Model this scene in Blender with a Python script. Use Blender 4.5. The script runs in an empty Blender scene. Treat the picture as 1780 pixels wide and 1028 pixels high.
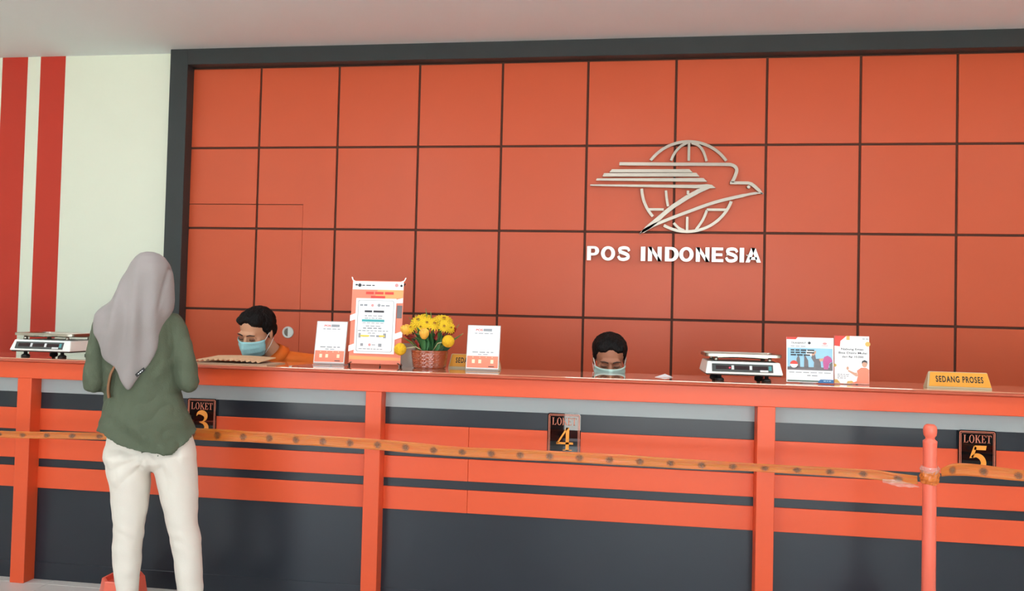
import bpy, bmesh, math, random
from mathutils import Vector, Matrix, noise
random.seed(7)
sc = bpy.context.scene
C = sc.collection
PI = math.pi

# ------------------------------------------------------------------ camera, world, light, exposure
CAM = (0.0, 0.0, 1.40)
YAW, PITCH, ROLL = 0.13693, 0.025995, 0.024226
def cam_rot():
    f = Vector((-math.sin(YAW)*math.cos(PITCH), math.cos(YAW)*math.cos(PITCH), math.sin(PITCH)))
    r = Vector((math.cos(YAW), math.sin(YAW), 0)); u = r.cross(f)
    r2 = math.cos(ROLL)*r + math.sin(ROLL)*u
    u2 = -math.sin(ROLL)*r + math.cos(ROLL)*u
    return Matrix((r2, u2, -f)).transposed()
cd = bpy.data.cameras.new('camera'); cam = bpy.data.objects.new('camera', cd); C.objects.link(cam)
cam.matrix_world = Matrix.Translation(CAM) @ cam_rot().to_4x4()
cd.sensor_width = 36.0; cd.lens = 1350.0*36.0/1780.0; cd.clip_start = 0.05; cd.clip_end = 200
sc.camera = cam

world = bpy.data.worlds.new('world'); sc.world = world; world.use_nodes = True
bg = world.node_tree.nodes['Background']
bg.inputs[0].default_value = (0.82, 0.95, 1.0, 1); bg.inputs[1].default_value = 5.0
sc.view_settings.view_transform = 'Standard'; sc.view_settings.look = 'None'
sc.view_settings.gamma = 1.0; sc.view_settings.use_curve_mapping = False
sc.view_settings.exposure = 0.0
sc.cycles.use_denoising = True
sc.cycles.max_bounces = 12; sc.cycles.diffuse_bounces = 6; sc.cycles.transparent_max_bounces = 12
sc.cycles.caustics_reflective = False; sc.cycles.caustics_refractive = False
sun = bpy.data.lights.new('sun', 'SUN'); sun.energy = 30.0; sun.angle = 0.01; sun.color = (1.0, 0.98, 0.95)
so = bpy.data.objects.new('sun', sun); C.objects.link(so); so.rotation_euler = Vector((0.55, -0.08, 0.85)).to_track_quat('Z', 'Y').to_euler()
# daylight portal in the open shop front behind the camera (guides sky sampling, gives off nothing itself)
def portal(name, loc, w, h):
    l = bpy.data.lights.new(name, 'AREA'); l.shape = 'RECTANGLE'; l.size = w; l.size_y = h
    l.cycles.is_portal = True
    o = bpy.data.objects.new(name, l); C.objects.link(o); o.location = loc; o.rotation_euler = (PI/2, 0, 0)
    return o
OPENINGS, OPEN_Z, REAR = ((-4.8, -2.2), (-0.61, 3.25)), 2.85, -1.9
for a_, b_ in OPENINGS: portal('daylight_portal', ((a_+b_)/2, REAR-0.12, OPEN_Z/2), b_-a_, OPEN_Z)

# ------------------------------------------------------------------ helpers
def lin(c): 
    return tuple((v/12.92 if v <= 0.04045 else ((v+0.055)/1.055)**2.4) for v in (x/255.0 for x in c))
MATS = {}
def mat(name, rgb, rough=0.5, metal=0.0, spec=0.5, coat=0.0, coat_rough=0.1, var=0.06, scale=6.0, bump=0.0, bscale=40.0,
        trans=0.0, alpha=1.0, emit=None, estr=0.0, sheen=0.0, ior=1.45, rvar=0.0, stretch=None):
    """procedural principled material: colour with a little noise mottling, optional fine relief"""
    if name in MATS: return MATS[name]
    m = bpy.data.materials.new(name); m.use_nodes = True; nt = m.node_tree; b = nt.nodes['Principled BSDF']
    b.inputs['Roughness'].default_value = rough; b.inputs['Metallic'].default_value = metal
    b.inputs['Specular IOR Level'].default_value = spec; b.inputs['Coat Weight'].default_value = coat
    b.inputs['Coat Roughness'].default_value = coat_rough; b.inputs['Transmission Weight'].default_value = trans
    b.inputs['Alpha'].default_value = alpha; b.inputs['IOR'].default_value = ior
    if sheen: b.inputs['Sheen Weight'].default_value = sheen
    if emit: b.inputs['Emission Color'].default_value = (*lin(emit), 1); b.inputs['Emission Strength'].default_value = estr
    tc = nt.nodes.new('ShaderNodeTexCoord'); src = tc.outputs['Object']
    if stretch:
        mp = nt.nodes.new('ShaderNodeMapping'); mp.inputs['Scale'].default_value = stretch
        nt.links.new(src, mp.inputs['Vector']); src = mp.outputs['Vector']
    n = nt.nodes.new('ShaderNodeTexNoise'); n.inputs['Scale'].default_value = scale; n.inputs['Detail'].default_value = 5
    nt.links.new(src, n.inputs['Vector'])
    mix = nt.nodes.new('ShaderNodeMix'); mix.data_type = 'RGBA'
    c = lin(rgb)
    mix.inputs['A'].default_value = (*[x*(1-var) for x in c], 1); mix.inputs['B'].default_value = (*[min(1, x*(1+var)) for x in c], 1)
    nt.links.new(n.outputs['Fac'], mix.inputs['Factor']); nt.links.new(mix.outputs['Result'], b.inputs['Base Color'])
    if rvar:
        mr = nt.nodes.new('ShaderNodeMapRange'); mr.inputs['To Min'].default_value = rough-rvar; mr.inputs['To Max'].default_value = rough+rvar
        nt.links.new(n.outputs['Fac'], mr.inputs['Value']); nt.links.new(mr.outputs['Result'], b.inputs['Roughness'])
    if bump:
        n2 = nt.nodes.new('ShaderNodeTexNoise'); n2.inputs['Scale'].default_value = bscale; n2.inputs['Detail'].default_value = 4
        nt.links.new(src, n2.inputs['Vector'])
        bp = nt.nodes.new('ShaderNodeBump'); bp.inputs['Strength'].default_value = bump; bp.inputs['Distance'].default_value = 0.01
        nt.links.new(n2.outputs['Fac'], bp.inputs['Height']); nt.links.new(bp.outputs['Normal'], b.inputs['Normal'])
    MATS[name] = m
    return m

def mesh_from(verts, faces, name='m', smooth=False):
    me = bpy.data.meshes.new(name); me.from_pydata([tuple(v) for v in verts], [], faces); me.update()
    bm = bmesh.new(); bm.from_mesh(me); bmesh.ops.recalc_face_normals(bm, faces=bm.faces); bm.to_mesh(me); bm.free()
    if smooth: me.polygons.foreach_set('use_smooth', [True]*len(me.polygons))
    return me
def obj(name, me, m=None, parent=None, loc=(0,0,0), rot=(0,0,0)):
    if isinstance(me, bmesh.types.BMesh):
        d = bpy.data.meshes.new(name); me.to_mesh(d); me.free(); me = d
    o = bpy.data.objects.new(name, me); C.objects.link(o); o.location = loc; o.rotation_euler = rot
    if m is not None and len(me.materials) == 0: me.materials.append(m)
    if parent: o.parent = parent
    return o
def thing(name, label, cat, loc=(0,0,0), rotz=0, group=None):
    o = bpy.data.objects.new(name, None); C.objects.link(o); o.empty_display_size = 0.05
    o.location = loc; o.rotation_euler = (0,0,rotz); tag(o, label, cat, group); return o
def tag(o, label, cat, group=None):
    o['label'] = label; o['category'] = cat
    if group: o['group'] = group
    return o
def struct(o, label=None):
    o['kind'] = 'structure'
    if label: o['label'] = label
    return o
def box(x0, x1, y0, y1, z0, z1, bev=0.0, seg=2):
    bm = bmesh.new(); bmesh.ops.create_cube(bm, size=1.0)
    for v in bm.verts:
        v.co = ((x0+x1)/2+v.co.x*(x1-x0), (y0+y1)/2+v.co.y*(y1-y0), (z0+z1)/2+v.co.z*(z1-z0))
    if bev: bmesh.ops.bevel(bm, geom=bm.edges[:], offset=bev, segments=seg, profile=0.6, affect='EDGES')
    me = bpy.data.meshes.new('box'); bm.to_mesh(me); bm.free(); return me
def join(parts, smooth=False):
    """parts: list of (verts, faces) or meshes -> one mesh"""
    V, F = [], []
    for p in parts:
        if isinstance(p, bpy.types.Mesh):
            vs = [v.co.copy() for v in p.vertices]; fs = [list(q.vertices) for q in p.polygons]
        else: vs, fs = p
        o = len(V); V += [Vector(v) for v in vs]; F += [[i+o for i in f] for f in fs]
    return mesh_from(V, F, smooth=smooth)
def tube(pts, rad, n=10, caps=True):
    """tapered tube along points; rad number or list"""
    pts = [Vector(p) for p in pts]; R = rad if isinstance(rad, (list, tuple)) else [rad]*len(pts)
    V, F = [], []; up = None
    for i, p in enumerate(pts):
        a = pts[max(i-1, 0)]; b = pts[min(i+1, len(pts)-1)]; t = (b-a).normalized()
        if up is None:
            up = Vector((0,0,1)) if abs(t.z) < 0.9 else Vector((1,0,0))
        s = t.cross(up).normalized(); up = s.cross(t).normalized()
        for k in range(n):
            q = 2*PI*k/n; V.append(p + R[i]*(math.cos(q)*s + math.sin(q)*up))
    for i in range(len(pts)-1):
        for k in range(n):
            F.append([i*n+k, i*n+(k+1) % n, (i+1)*n+(k+1) % n, (i+1)*n+k])
    if caps: F += [list(range(n))[::-1], [(len(pts)-1)*n+k for k in range(n)]]
    return V, F
def capsule(pts, rad, n=12):
    """tube with rounded ends"""
    pts = [Vector(p) for p in pts]; R = list(rad) if isinstance(rad, (list, tuple)) else [rad]*len(pts)
    a = (pts[0]-pts[1]).normalized(); b = (pts[-1]-pts[-2]).normalized(); A, B = [], []; RA, RB = [], []
    for s in (0.97, 0.75, 0.4):
        A.append(pts[0]+a*R[0]*s); RA.append(R[0]*math.sqrt(1-s*s))
        B.insert(0, pts[-1]+b*R[-1]*s); RB.insert(0, R[-1]*math.sqrt(1-s*s))
    return tube(A+pts+B, RA+R+RB, n)
def lathe(prof, n=24, cx=0, cy=0, ex=1.0, ey=1.0, caps=True):
    V, F = [], []
    for r, z in prof:
        for k in range(n):
            q = 2*PI*k/n; V.append((cx+r*ex*math.cos(q), cy+r*ey*math.sin(q), z))
    for i in range(len(prof)-1):
        for k in range(n): F.append([i*n+k, i*n+(k+1) % n, (i+1)*n+(k+1) % n, (i+1)*n+k])
    if caps: F += [list(range(n))[::-1], [(len(prof)-1)*n+k for k in range(n)]]
    return V, F
def ell(c, r, n=20, m=12, rot=None):
    """ellipsoid"""
    V, F = [], []
    for i in range(1, m):
        t = PI*i/m
        for k in range(n):
            q = 2*PI*k/n; v = Vector((r[0]*math.sin(t)*math.cos(q), r[1]*math.sin(t)*math.sin(q), r[2]*math.cos(t)))
            if rot: v = rot @ v
            V.append(Vector(c)+v)
    t0 = Vector((0,0,r[2])); t1 = -t0
    if rot: t0 = rot @ t0; t1 = rot @ t1
    V += [Vector(c)+t0, Vector(c)+t1]; a = len(V)-2
    for i in range(m-2):
        for k in range(n): F.append([i*n+k, (i+1)*n+k, (i+1)*n+(k+1) % n, i*n+(k+1) % n])
    for k in range(n):
        F.append([a, k, (k+1) % n]); F.append([a+1, (m-2)*n+(k+1) % n, (m-2)*n+k])
    return V, F
def loft(rings, n=28, power=2.3):
    """rings: (z or zfunc(x,y), xl, xr, yc, depth) -> closed lofted solid of superelliptic slices"""
    V, F = [], []
    for z, xl, xr, yc, d in rings:
        cx, a = (xl+xr)/2, (xr-xl)/2
        for k in range(n):
            q = 2*PI*k/n; c, s = math.cos(q), math.sin(q)
            x = cx + a*math.copysign(abs(c)**(2/power), c); y = yc + d*math.copysign(abs(s)**(2/power), s)
            V.append(Vector((x, y, z(x, y) if callable(z) else z)))
    for i in range(len(rings)-1):
        for k in range(n): F.append([i*n+k, i*n+(k+1) % n, (i+1)*n+(k+1) % n, (i+1)*n+k])
    F += [list(range(n))[::-1], [(len(rings)-1)*n+k for k in range(n)]]
    return V, F
def xf(p, M):
    return [M @ Vector(v) for v in p[0]], p[1]
def union(parts, voxel=0.006, smooth=2, name='u'):
    """closed shapes grown into ONE continuous skin"""
    me = join(parts); tmp = bpy.data.objects.new('tmp', me); C.objects.link(tmp)
    md = tmp.modifiers.new('r', 'REMESH'); md.mode = 'VOXEL'; md.voxel_size = voxel
    dg = bpy.context.evaluated_depsgraph_get(); out = bpy.data.meshes.new_from_object(tmp.evaluated_get(dg))
    bpy.data.objects.remove(tmp); bpy.data.meshes.remove(me)
    bm = bmesh.new(); bm.from_mesh(out)
    for _ in range(smooth): bmesh.ops.smooth_vert(bm, verts=bm.verts, factor=0.5, use_axis_x=True, use_axis_y=True, use_axis_z=True)
    bm.to_mesh(out); bm.free(); out.polygons.foreach_set('use_smooth', [True]*len(out.polygons)); out.name = name
    return out
def displace(me, fn):
    me.update(); ns = [v.normal.copy() for v in me.vertices]
    for v, n in zip(me.vertices, ns): v.co = v.co + n*fn(v.co)
    me.update()
def text_mesh(s, h=1.0, bold=0.0, extrude=0.0, align='LEFT', fit=None, hscale=1.0, space=1.0):
    """lettering as a mesh in the XZ plane facing -Y, baseline at z=0; cap height h; optional exact width"""
    cu = bpy.data.curves.new('t', 'FONT'); cu.body = s; cu.size = 1.0; cu.offset = bold; cu.extrude = 0.0; cu.resolution_u = 4; cu.space_character = space
    o = bpy.data.objects.new('t', cu); C.objects.link(o)
    dg = bpy.context.evaluated_depsgraph_get(); me = bpy.data.meshes.new_from_object(o.evaluated_get(dg))
    bpy.data.objects.remove(o); bpy.data.curves.remove(cu)
    xs = [v.co.x for v in me.vertices]; ys = [v.co.y for v in me.vertices]
    cap = 0.73+2*bold; k = h/cap; x0, x1 = min(xs), max(xs)
    if fit is not None: kx = fit/(x1-x0)
    else: kx = k*hscale
    sh = {'LEFT': -x0, 'CENTER': -(x0+x1)/2, 'RIGHT': -x1}[align]
    for v in me.vertices: v.co = ((v.co.x+sh)*kx, 0, (v.co.y+bold)*k)
    bm = bmesh.new(); bm.from_mesh(me); bmesh.ops.remove_doubles(bm, verts=bm.verts, dist=1e-6)
    for f in bm.faces:
        f.normal_update()
        if f.normal.y > 0: f.normal_flip()
    if extrude:
        r = bmesh.ops.extrude_face_region(bm, geom=bm.faces[:])
        for e in r['geom']:
            if isinstance(e, bmesh.types.BMVert): e.co.y -= extrude
        bmesh.ops.recalc_face_normals(bm, faces=bm.faces)
    bm.to_mesh(me); bm.free(); return me
def prism(pts, y0, y1):
    """polygon in XZ extruded from y0 (front) to y1 (back)"""
    n = len(pts); V = [(x, y0, z) for x, z in pts]+[(x, y1, z) for x, z in pts]
    F = [list(range(n)), [n+i for i in range(n)][::-1]]+[[i, n+i, n+(i+1) % n, (i+1) % n] for i in range(n)]
    return V, F
def stroke(pts, w, y0, y1, ends=True):
    """polyline in XZ with width(s) -> strip extruded in y"""
    P = [Vector((p[0], p[1])) for p in pts]; W = w if isinstance(w, (list, tuple)) else [w]*len(P)
    L, Rr = [], []
    for i, p in enumerate(P):
        a = P[max(0, i-1)]; b = P[min(len(P)-1, i+1)]; t = (b-a).normalized(); n = Vector((-t.y, t.x))
        L.append(p+n*W[i]/2); Rr.append(p-n*W[i]/2)
    n = len(P); V = [(q.x, y0, q.y) for q in L]+[(q.x, y0, q.y) for q in Rr]+[(q.x, y1, q.y) for q in L]+[(q.x, y1, q.y) for q in Rr]
    F = []
    for i in range(n-1):
        F += [[i, i+1, n+i+1, n+i], [2*n+i, 3*n+i, 3*n+i+1, 2*n+i+1], [i, 2*n+i, 2*n+i+1, i+1], [n+i, n+i+1, 3*n+i+1, 3*n+i]]
    F += [[0, n, 3*n, 2*n], [n-1, 2*n+n-1, 3*n+n-1, n+n-1]]
    return V, F
def smoothline(pts, sub=6):
    """Catmull-Rom through 2-D or 3-D points"""
    P = [Vector(p) for p in pts]; out = []
    for i in range(len(P)-1):
        p0 = P[max(i-1, 0)]; p1 = P[i]; p2 = P[i+1]; p3 = P[min(i+2, len(P)-1)]
        for k in range(sub):
            t = k/sub
            out.append(0.5*((2*p1)+(p2-p0)*t+(2*p0-5*p1+4*p2-p3)*t*t+(3*p1-p0-3*p2+p3)*t**3))
    out.append(P[-1]); return out
def arc(cx, cz, r, a0, a1, n=24):
    return [(cx+r*math.cos(math.radians(a0+(a1-a0)*i/n)), cz+r*math.sin(math.radians(a0+(a1-a0)*i/n))) for i in range(n+1)]
def copy_tree(o, parent=None):
    c = o.copy(); C.objects.link(c); c.parent = parent
    for ch in list(o.children): copy_tree(ch, c)
    return c

# ------------------------------------------------------------------ materials
M_white = mat('wall_paint', (236,242,226), 0.7, var=0.02, scale=3, bump=0.05, bscale=60)
M_ceil = mat('ceiling_paint', (228,234,238), 0.85, var=0.02, scale=2)
M_stripe = mat('red_stripe_paint', (203,58,42), 0.55, var=0.04)
M_frame = mat('charcoal_frame_laminate', (52,58,60), 0.45, var=0.08, scale=14)
M_tile = mat('orange_laminate', (210,90,54), 0.40, spec=0.5, var=0.05, scale=2.2, rvar=0.05)
M_joint = mat('brown_joint', (84,44,30), 0.7, var=0.12)
M_orange = mat('orange_counter_paint', (216,82,44), 0.36, spec=0.5, var=0.05, scale=3, rvar=0.06)
M_dark = mat('charcoal_counter_laminate', (36,41,49), 0.30, spec=0.5, var=0.10, scale=5, rvar=0.05)
M_grey = mat('grey_band_laminate', (158,166,168), 0.45, var=0.03)
M_top = mat('counter_top_laminate', (178,80,54), 0.5, var=0.08, scale=8)
M_floor = mat('floor_tile_ceramic', (206,202,198), 0.22, var=0.04, scale=5)
M_grout = mat('floor_grout', (120,116,112), 0.8)
M_steel = mat('brushed_steel', (168,158,146), 0.32, metal=1.0, var=0.06, scale=3, stretch=(1,1,30))
M_wsteel = mat('pan_steel', (180,172,160), 0.3, metal=1.0, var=0.05)
M_black = mat('black_acrylic', (14,11,12), 0.03, var=0.05, coat=1.0, coat_rough=0.01)
M_num = mat('sign_orange', (236,148,52), 0.35, var=0.03)
M_rim = mat('sign_copper', (196,112,88), 0.35, var=0.05)
M_paper = mat('white_paper', (240,242,244), 0.55, var=0.01)
M_ink = mat('dark_ink', (60,60,66), 0.6, var=0.05)
M_lightink = mat('grey_ink', (150,154,160), 0.6, var=0.05)
M_plastic = mat('white_plastic', (226,230,226), 0.35, var=0.02)
M_blackpl = mat('black_plastic', (30,28,28), 0.45)
M_glass = mat('clear_acrylic', (235,240,238), 0.04, trans=1.0, ior=1.3, var=0.0)

# ------------------------------------------------------------------ the room
Z_C = 3.318; X_L, X_R = -6.0, 4.6; WB = 5.41
wall = struct(obj('wall_back', join([box(X_L, -3.30, WB, 5.60, 0, Z_C), box(-3.30, X_R, 5.43, 5.60, 0, Z_C)]), M_white), 'cream painted rear wall of the hall with two red stripes')
for x0, x1 in ((-4.800, -4.583), (-4.472, -4.262)):
    o = obj('stripe', box(x0, x1, WB-0.002, WB+0.004, 0, Z_C-0.001), M_stripe, wall); o['label'] = 'red painted vertical stripe'
obj('panel_backing', box(-3.26, X_R, 5.4185, 5.4305, 0, 3.24), M_joint, wall)
# panels: square grid with dark joints, split where the flush door is cut in
DX, DZ, PX0, PP, GAP = -2.306, 2.177, -3.2673, 0.60466, 0.0165
door = struct(obj('door_1', box(-3.222, DX-0.001, 5.4188, 5.4200, 0.01, DZ-0.002), M_joint), 'flush door hidden in the orange panelling')
cols = [(-3.226, PX0+PP-GAP/2)]+[(PX0+PP*k+GAP/2, PX0+PP*(k+1)-GAP/2) for k in range(1, 13)]
rows = [(2.598+GAP/2, 3.190)]+[(2.598-0.6*(k+1)+GAP/2, 2.598-0.6*k-GAP/2) for k in range(0, 4)]+[(0.02, 0.198-GAP/2)]
cache = {}
def panel(x0, x1, z0, z1, parent):
    if x1-x0 < 0.005 or z1-z0 < 0.005: return
    key = (round(x1-x0, 3), round(z1-z0, 3))
    if key not in cache: cache[key] = box(-(x1-x0)/2, (x1-x0)/2, -0.0050, 0.0050, -(z1-z0)/2, (z1-z0)/2, 0.0015, 1)
    o = obj('panel', cache[key], M_tile, parent, ((x0+x1)/2, 5.4136, (z0+z1)/2))
for x0, x1 in cols:
    if x0 > X_R-0.1: continue
    x1 = min(x1, X_R-0.01)
    for z0, z1 in rows:
        if x0 >= DX or z0 >= DZ: panel(x0, x1, z0, z1, wall); continue
        xa, za = min(x1, DX), min(z1, DZ)
        panel(x0, xa-(0.0008 if xa < x1 else 0), z0, za-(0.0025 if za < z1 else 0), door)
        if xa < x1 and za < z1:      # one L-shaped panel wraps the door's top corner
            obj('panel', join([prism([(xa+0.0008, z0), (x1, z0), (x1, z1), (x0, z1), (x0, za+0.0025), (xa+0.0008, za+0.0025)], 5.4086, 5.4186)]), M_tile, wall); continue
        if xa < x1: panel(xa+0.0008, x1, z0, z1, wall)
        if za < z1: panel(x0, xa-(0.0008 if xa < x1 else 0), za+0.0025, z1, wall)
# flush round pull in the door: ring, cup, half cover
pull = obj('door_pull', join([xf(lathe([(0.030, 0.0), (0.043, 0.0), (0.043, 0.006), (0.040, 0.010), (0.034, 0.010), (0.033, 0.003), (0.030, 0.002)], 32, caps=False), Matrix.Rotation(PI/2, 4, 'X'))], True), M_plastic, door, (-2.390, 5.4084, 1.239))
pull['label'] = 'round white flush pull'
half = [(0.0, -0.033)]+[(0.033*math.cos(a), 0.033*math.sin(a)) for a in [math.radians(-80+160*i/16) for i in range(17)]]+[(0.0, 0.033)]
obj('half_cover', join([prism(half, -0.008, -0.003)]), M_plastic, pull)
obj('cup', join([xf(lathe([(0.033, 0.0), (0.033, 0.0015)], 24), Matrix.Rotation(PI/2, 4, 'X'))]), mat('pull_cup_grey', (120,112,100), 0.4), pull)
struct(obj('trim_1', join([box(-3.337, -3.197, 5.318, WB+0.015, 0, Z_C, 0.002, 1), box(-3.197, X_R, 5.318, WB+0.015, 3.201, Z_C, 0.002, 1)]), M_frame), 'charcoal frame around the orange panelling')
struct(obj('ceiling', box(X_L, X_R, REAR, 5.6, Z_C, Z_C+0.1), M_ceil), 'plain off-white ceiling')
struct(obj('wall_left', box(X_L-0.15, X_L, REAR, 5.6, 0, Z_C+0.1), M_white), 'cream side wall left')
struct(obj('wall_right', box(X_R, X_R+0.15, REAR, 5.6, 0, Z_C+0.1), M_white), 'cream side wall right')
M_rear = mat('rear_wall_paint', (92,88,86), 0.7)
struct(obj('wall_front', join([box(X_L, OPENINGS[0][0], REAR-0.15, REAR, 0, Z_C+0.1), box(OPENINGS[0][1], OPENINGS[1][0], REAR-0.15, REAR, 0, Z_C+0.1), box(OPENINGS[1][1], X_R, REAR-0.15, REAR, 0, Z_C+0.1)]+[box(p, q, REAR-0.15, REAR, OPEN_Z, Z_C+0.1) for p, q in OPENINGS]), M_rear), 'entrance wall with two wide open doorways')
M_pave = mat('pavement_concrete', (196,194,188), 0.85, var=0.08, scale=1.5)
M_thresh = mat('red_threshold_tile', (150,62,44), 0.3)
struct(obj('ground', box(-25, 25, -40, REAR-0.45, -0.12, -0.04), M_pave), 'pale concrete forecourt outside')
struct(obj('threshold', box(X_L, X_R, REAR-0.45, REAR+0.35, -0.08, 0.002), M_thresh), 'red tiled doorstep')
floor = struct(obj('floor', box(X_L, X_R, REAR+0.0, 5.6, -0.1, -0.004), M_grout), 'pale ceramic tiled floor')
tile_me = box(-0.1985, 0.1985, -0.1985, 0.1985, -0.006, 0.0, 0.001, 1); rest = []
for i in range(-8, 19):
    for j in range(-5, 14):
        cx, cy = -2.807+0.2+0.4*i, 3.573-0.2-0.4*j
        if cx < X_L+0.2 or cx > X_R-0.2 or cy > 5.25 or cy < REAR+0.55: continue
        if 0.9 < cy < 3.9 and -4.4 < cx < 2.3: obj('floor_tile', tile_me, M_floor, floor, (cx, cy, 0))
        else: rest.append(([Vector((v.co.x+cx, v.co.y+cy, v.co.z)) for v in tile_me.vertices], [list(p.vertices) for p in tile_me.polygons]))
r = obj('floor_tiles', join(rest), M_floor, floor); r['kind'] = 'stuff'

M_diff = mat('lamp_diffuser', (250,252,255), 0.5, var=0.0, emit=(244,250,255), estr=16.0)
for i, lx in enumerate((-4.3, -2.2, -0.1, 2.0, 3.9)):
    l = thing('ceiling_lamp', 'square white ceiling lamp over the hall, '+('first','second','third','fourth','fifth')[i]+' from the left wall', 'lamp', (lx, 2.3, Z_C-0.035), 0, 'square ceiling lamps')
    obj('frame', join([box(-.31,.31,-.31,-.29,0,.035), box(-.31,.31,.29,.31,0,.035), box(-.31,-.29,-.29,.29,0,.035), box(.29,.31,-.29,.29,0,.035)]), M_plastic, l)
    obj('diffuser', box(-.29,.29,-.29,.29,.006,.012), M_diff, l)

# ------------------------------------------------------------------ counter
CY = 3.56; CB = 3.635; X0C, X1C = -5.2, X_R-0.001
cnt = thing('service_counter', 'long orange and charcoal service counter with striped front below the panelled wall', 'counter', (0, 3.6, 0))
def cpart(name, x0, x1, y0, y1, z0, z1, m, bev=0.0015, parent=cnt):
    return obj(name, box(x0, x1, y0-3.6, y1-3.6, z0, z1, bev, 1), m, parent)
posts = [-4.785, -2.963, -1.139, 0.655, 2.45, 4.25]
edges = [X0C]+posts+[X1C]
for k in range(len(edges)-1):
    a = edges[k]+(0.0385 if k > 0 else 0); b = edges[k+1]-(0.0385 if k < len(edges)-2 else 0)
    fp = cpart('front_panel', a-0.038, b+0.038, CB, CB+0.018, 0.0, 1.106, M_dark, 0)
    cpart('grey_band', a, b, CB-0.006, CB, 0.949, 1.025, M_grey, 0.001)
    segs = [(a, b)] if k != 3 else [(a, -0.690), (-0.6888, b)]
    for z0, z1 in ((0.758, 0.867), (0.612, 0.716), (0.463, 0.5705)):
        for s0, s1 in segs: cpart('rail', s0, s1, CB-0.009, CB, z0, z1, M_orange)
    cpart('kick_board', a, b, CB-0.004, CB, 0.0, 0.088, M_dark, 0.001)
for x in posts: cpart('post', x-0.0385, x+0.0385, CY, CB, 0.0, 1.0255, M_orange, 0.002)
cpart('fascia', X0C, X1C, CY, CB, 1.025, 1.107, M_orange, 0.002)
ct = thing('worktop', 'glossy brownish orange counter top slab running along the whole counter', 'counter top', (0, 3.6, 1.107))
prof = [(3.548, 1.107), (3.540, 1.1095), (3.537, 1.114), (3.540, 1.1185), (3.548, 1.1215), (3.95, 1.121), (3.95, 1.107)]
n = len(prof); V = [(x, y-3.6, z-1.107) for x in (X0C-0.01, X1C) for y, z in prof]
obj('slab', mesh_from(V, [list(range(n)), [n+i for i in range(n)][::-1]]+[[i, (i+1) % n, n+(i+1) % n, n+i] for i in range(n)]), M_top, ct)
M_glasstop = mat('glass_top', (214,150,120), 0.03, coat=1.0, coat_rough=0.02, spec=1.0, var=0.05)
obj('glass_sheet', box(X0C, X1C, 3.562-3.6, 3.945-3.6, 0.014, 0.019), M_glasstop, ct)
TOP = 1.126

# ------------------------------------------------------------------ wall emblem and lettering
EY = 5.385; em = thing('wall_emblem', 'large brushed steel emblem of a flying bird across a globe on the orange panels', 'wall emblem', (0.447, EY, 2.309))
def eo(name, parts, m=M_steel):
    return obj(name, join([xf(p, Matrix.Translation((-0.447, 0, -2.309))) for p in parts]), m, em)
T0, T1 = -0.008, 0.006
def st(pts, w=0.0195, curve=True, d=0.0):
    q = [(p.x, p.y) for p in smoothline([(a, b) for a, b in pts], 6)] if curve and len(pts) > 2 else pts
    return stroke(q, w, T0-d, T1)
GC = (0.447, 2.309, 0.308)
for a0, a1 in ((34.5, 144.5), (183, 222), (240, 341)):
    eo('globe_arc', [stroke(arc(*GC, a0, a1, 30), 0.0195, T0, T1)])
for pts in ([(0.333,2.486),(0.356,2.537),(0.395,2.583),(0.44,2.610)], [(0.452,2.607),(0.452,2.485)], [(0.470,2.607),(0.515,2.590),(0.548,2.548),(0.571,2.482)],
            [(0.303,2.281),(0.309,2.228),(0.319,2.173)], [(0.451,2.281),(0.451,2.255)], [(0.19,2.151),(0.291,2.151)],
            [(0.359,2.059),(0.392,2.026),(0.428,2.008)], [(0.449,2.102),(0.449,2.007)], [(0.508,2.013),(0.552,2.080),(0.579,2.148)], [(0.578,2.151),(0.718,2.151)]):
    eo('globe_line', [st(pts, 0.017, d=-0.001)])
wing = [(-0.016,2.465),(0.20,2.463),(0.45,2.461),(0.69,2.459),(0.735,2.456),(0.762,2.440),(0.770,2.418),(0.762,2.386),(0.752,2.360),(0.741,2.338)]
eo('bird_outline', [st(wing, 0.022, d=0.002), stroke([(0.728,2.334),(0.845,2.333),(0.868,2.326),(0.890,2.309),(0.918,2.282),(0.942,2.258)], [0.02,0.02,0.022,0.022,0.021,0.006], T0-0.002, T1),
    st([(0.946,2.262),(0.90,2.264),(0.816,2.248),(0.633,2.202),(0.449,2.134),(0.30,2.074),(0.222,2.040),(0.160,2.003),(0.130,1.980)], [0.008]*6+[0.016]*6+[0.021]*28+[0.022]*4+[0.006]*5, d=0.002),
    stroke([(0.590,2.306),(0.520,2.277),(0.440,2.231),(0.354,2.173),(0.290,2.119),(0.240,2.072),(0.185,2.026),(0.130,1.981)], [0.022,0.030,0.030,0.029,0.029,0.032,0.030,0.004], T0-0.002, T1)])
for pts in ([(-0.066,2.427),(0.457,2.427),(0.479,2.405),(-0.084,2.405)], [(-0.120,2.400),(0.504,2.402),(0.525,2.376),(-0.130,2.377)], [(-0.168,2.364),(0.552,2.366),(0.577,2.340),(-0.174,2.349)],
            [(-0.213,2.322),(0.511,2.320),(0.576,2.324),(0.608,2.320),(0.634,2.297),(0.511,2.296),(-0.213,2.312)]):
    eo('wing_bar', [prism(pts, T0-0.003, T1)])
eo('bird_eye', [prism(arc(0.850, 2.306, 0.011, 0, 342, 19), T0-0.002, T1)])
for x, z in ((0.2,2.463),(0.65,2.460),(0.80,2.333),(0.70,2.222),(0.30,2.075),(0.10,2.413),(0.10,2.389),(0.10,2.356),(0.10,2.317),(0.447,2.617),(0.447,2.001),(0.14,2.29)):
    eo('standoff', [tube([(x, 0.004, z), (x, 0.0245, z)], 0.006, 8)])
lt = thing('wall_lettering', 'silver raised letters reading POS INDONESIA under the bird emblem', 'lettering', (0.356, EY, 1.796))
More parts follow.
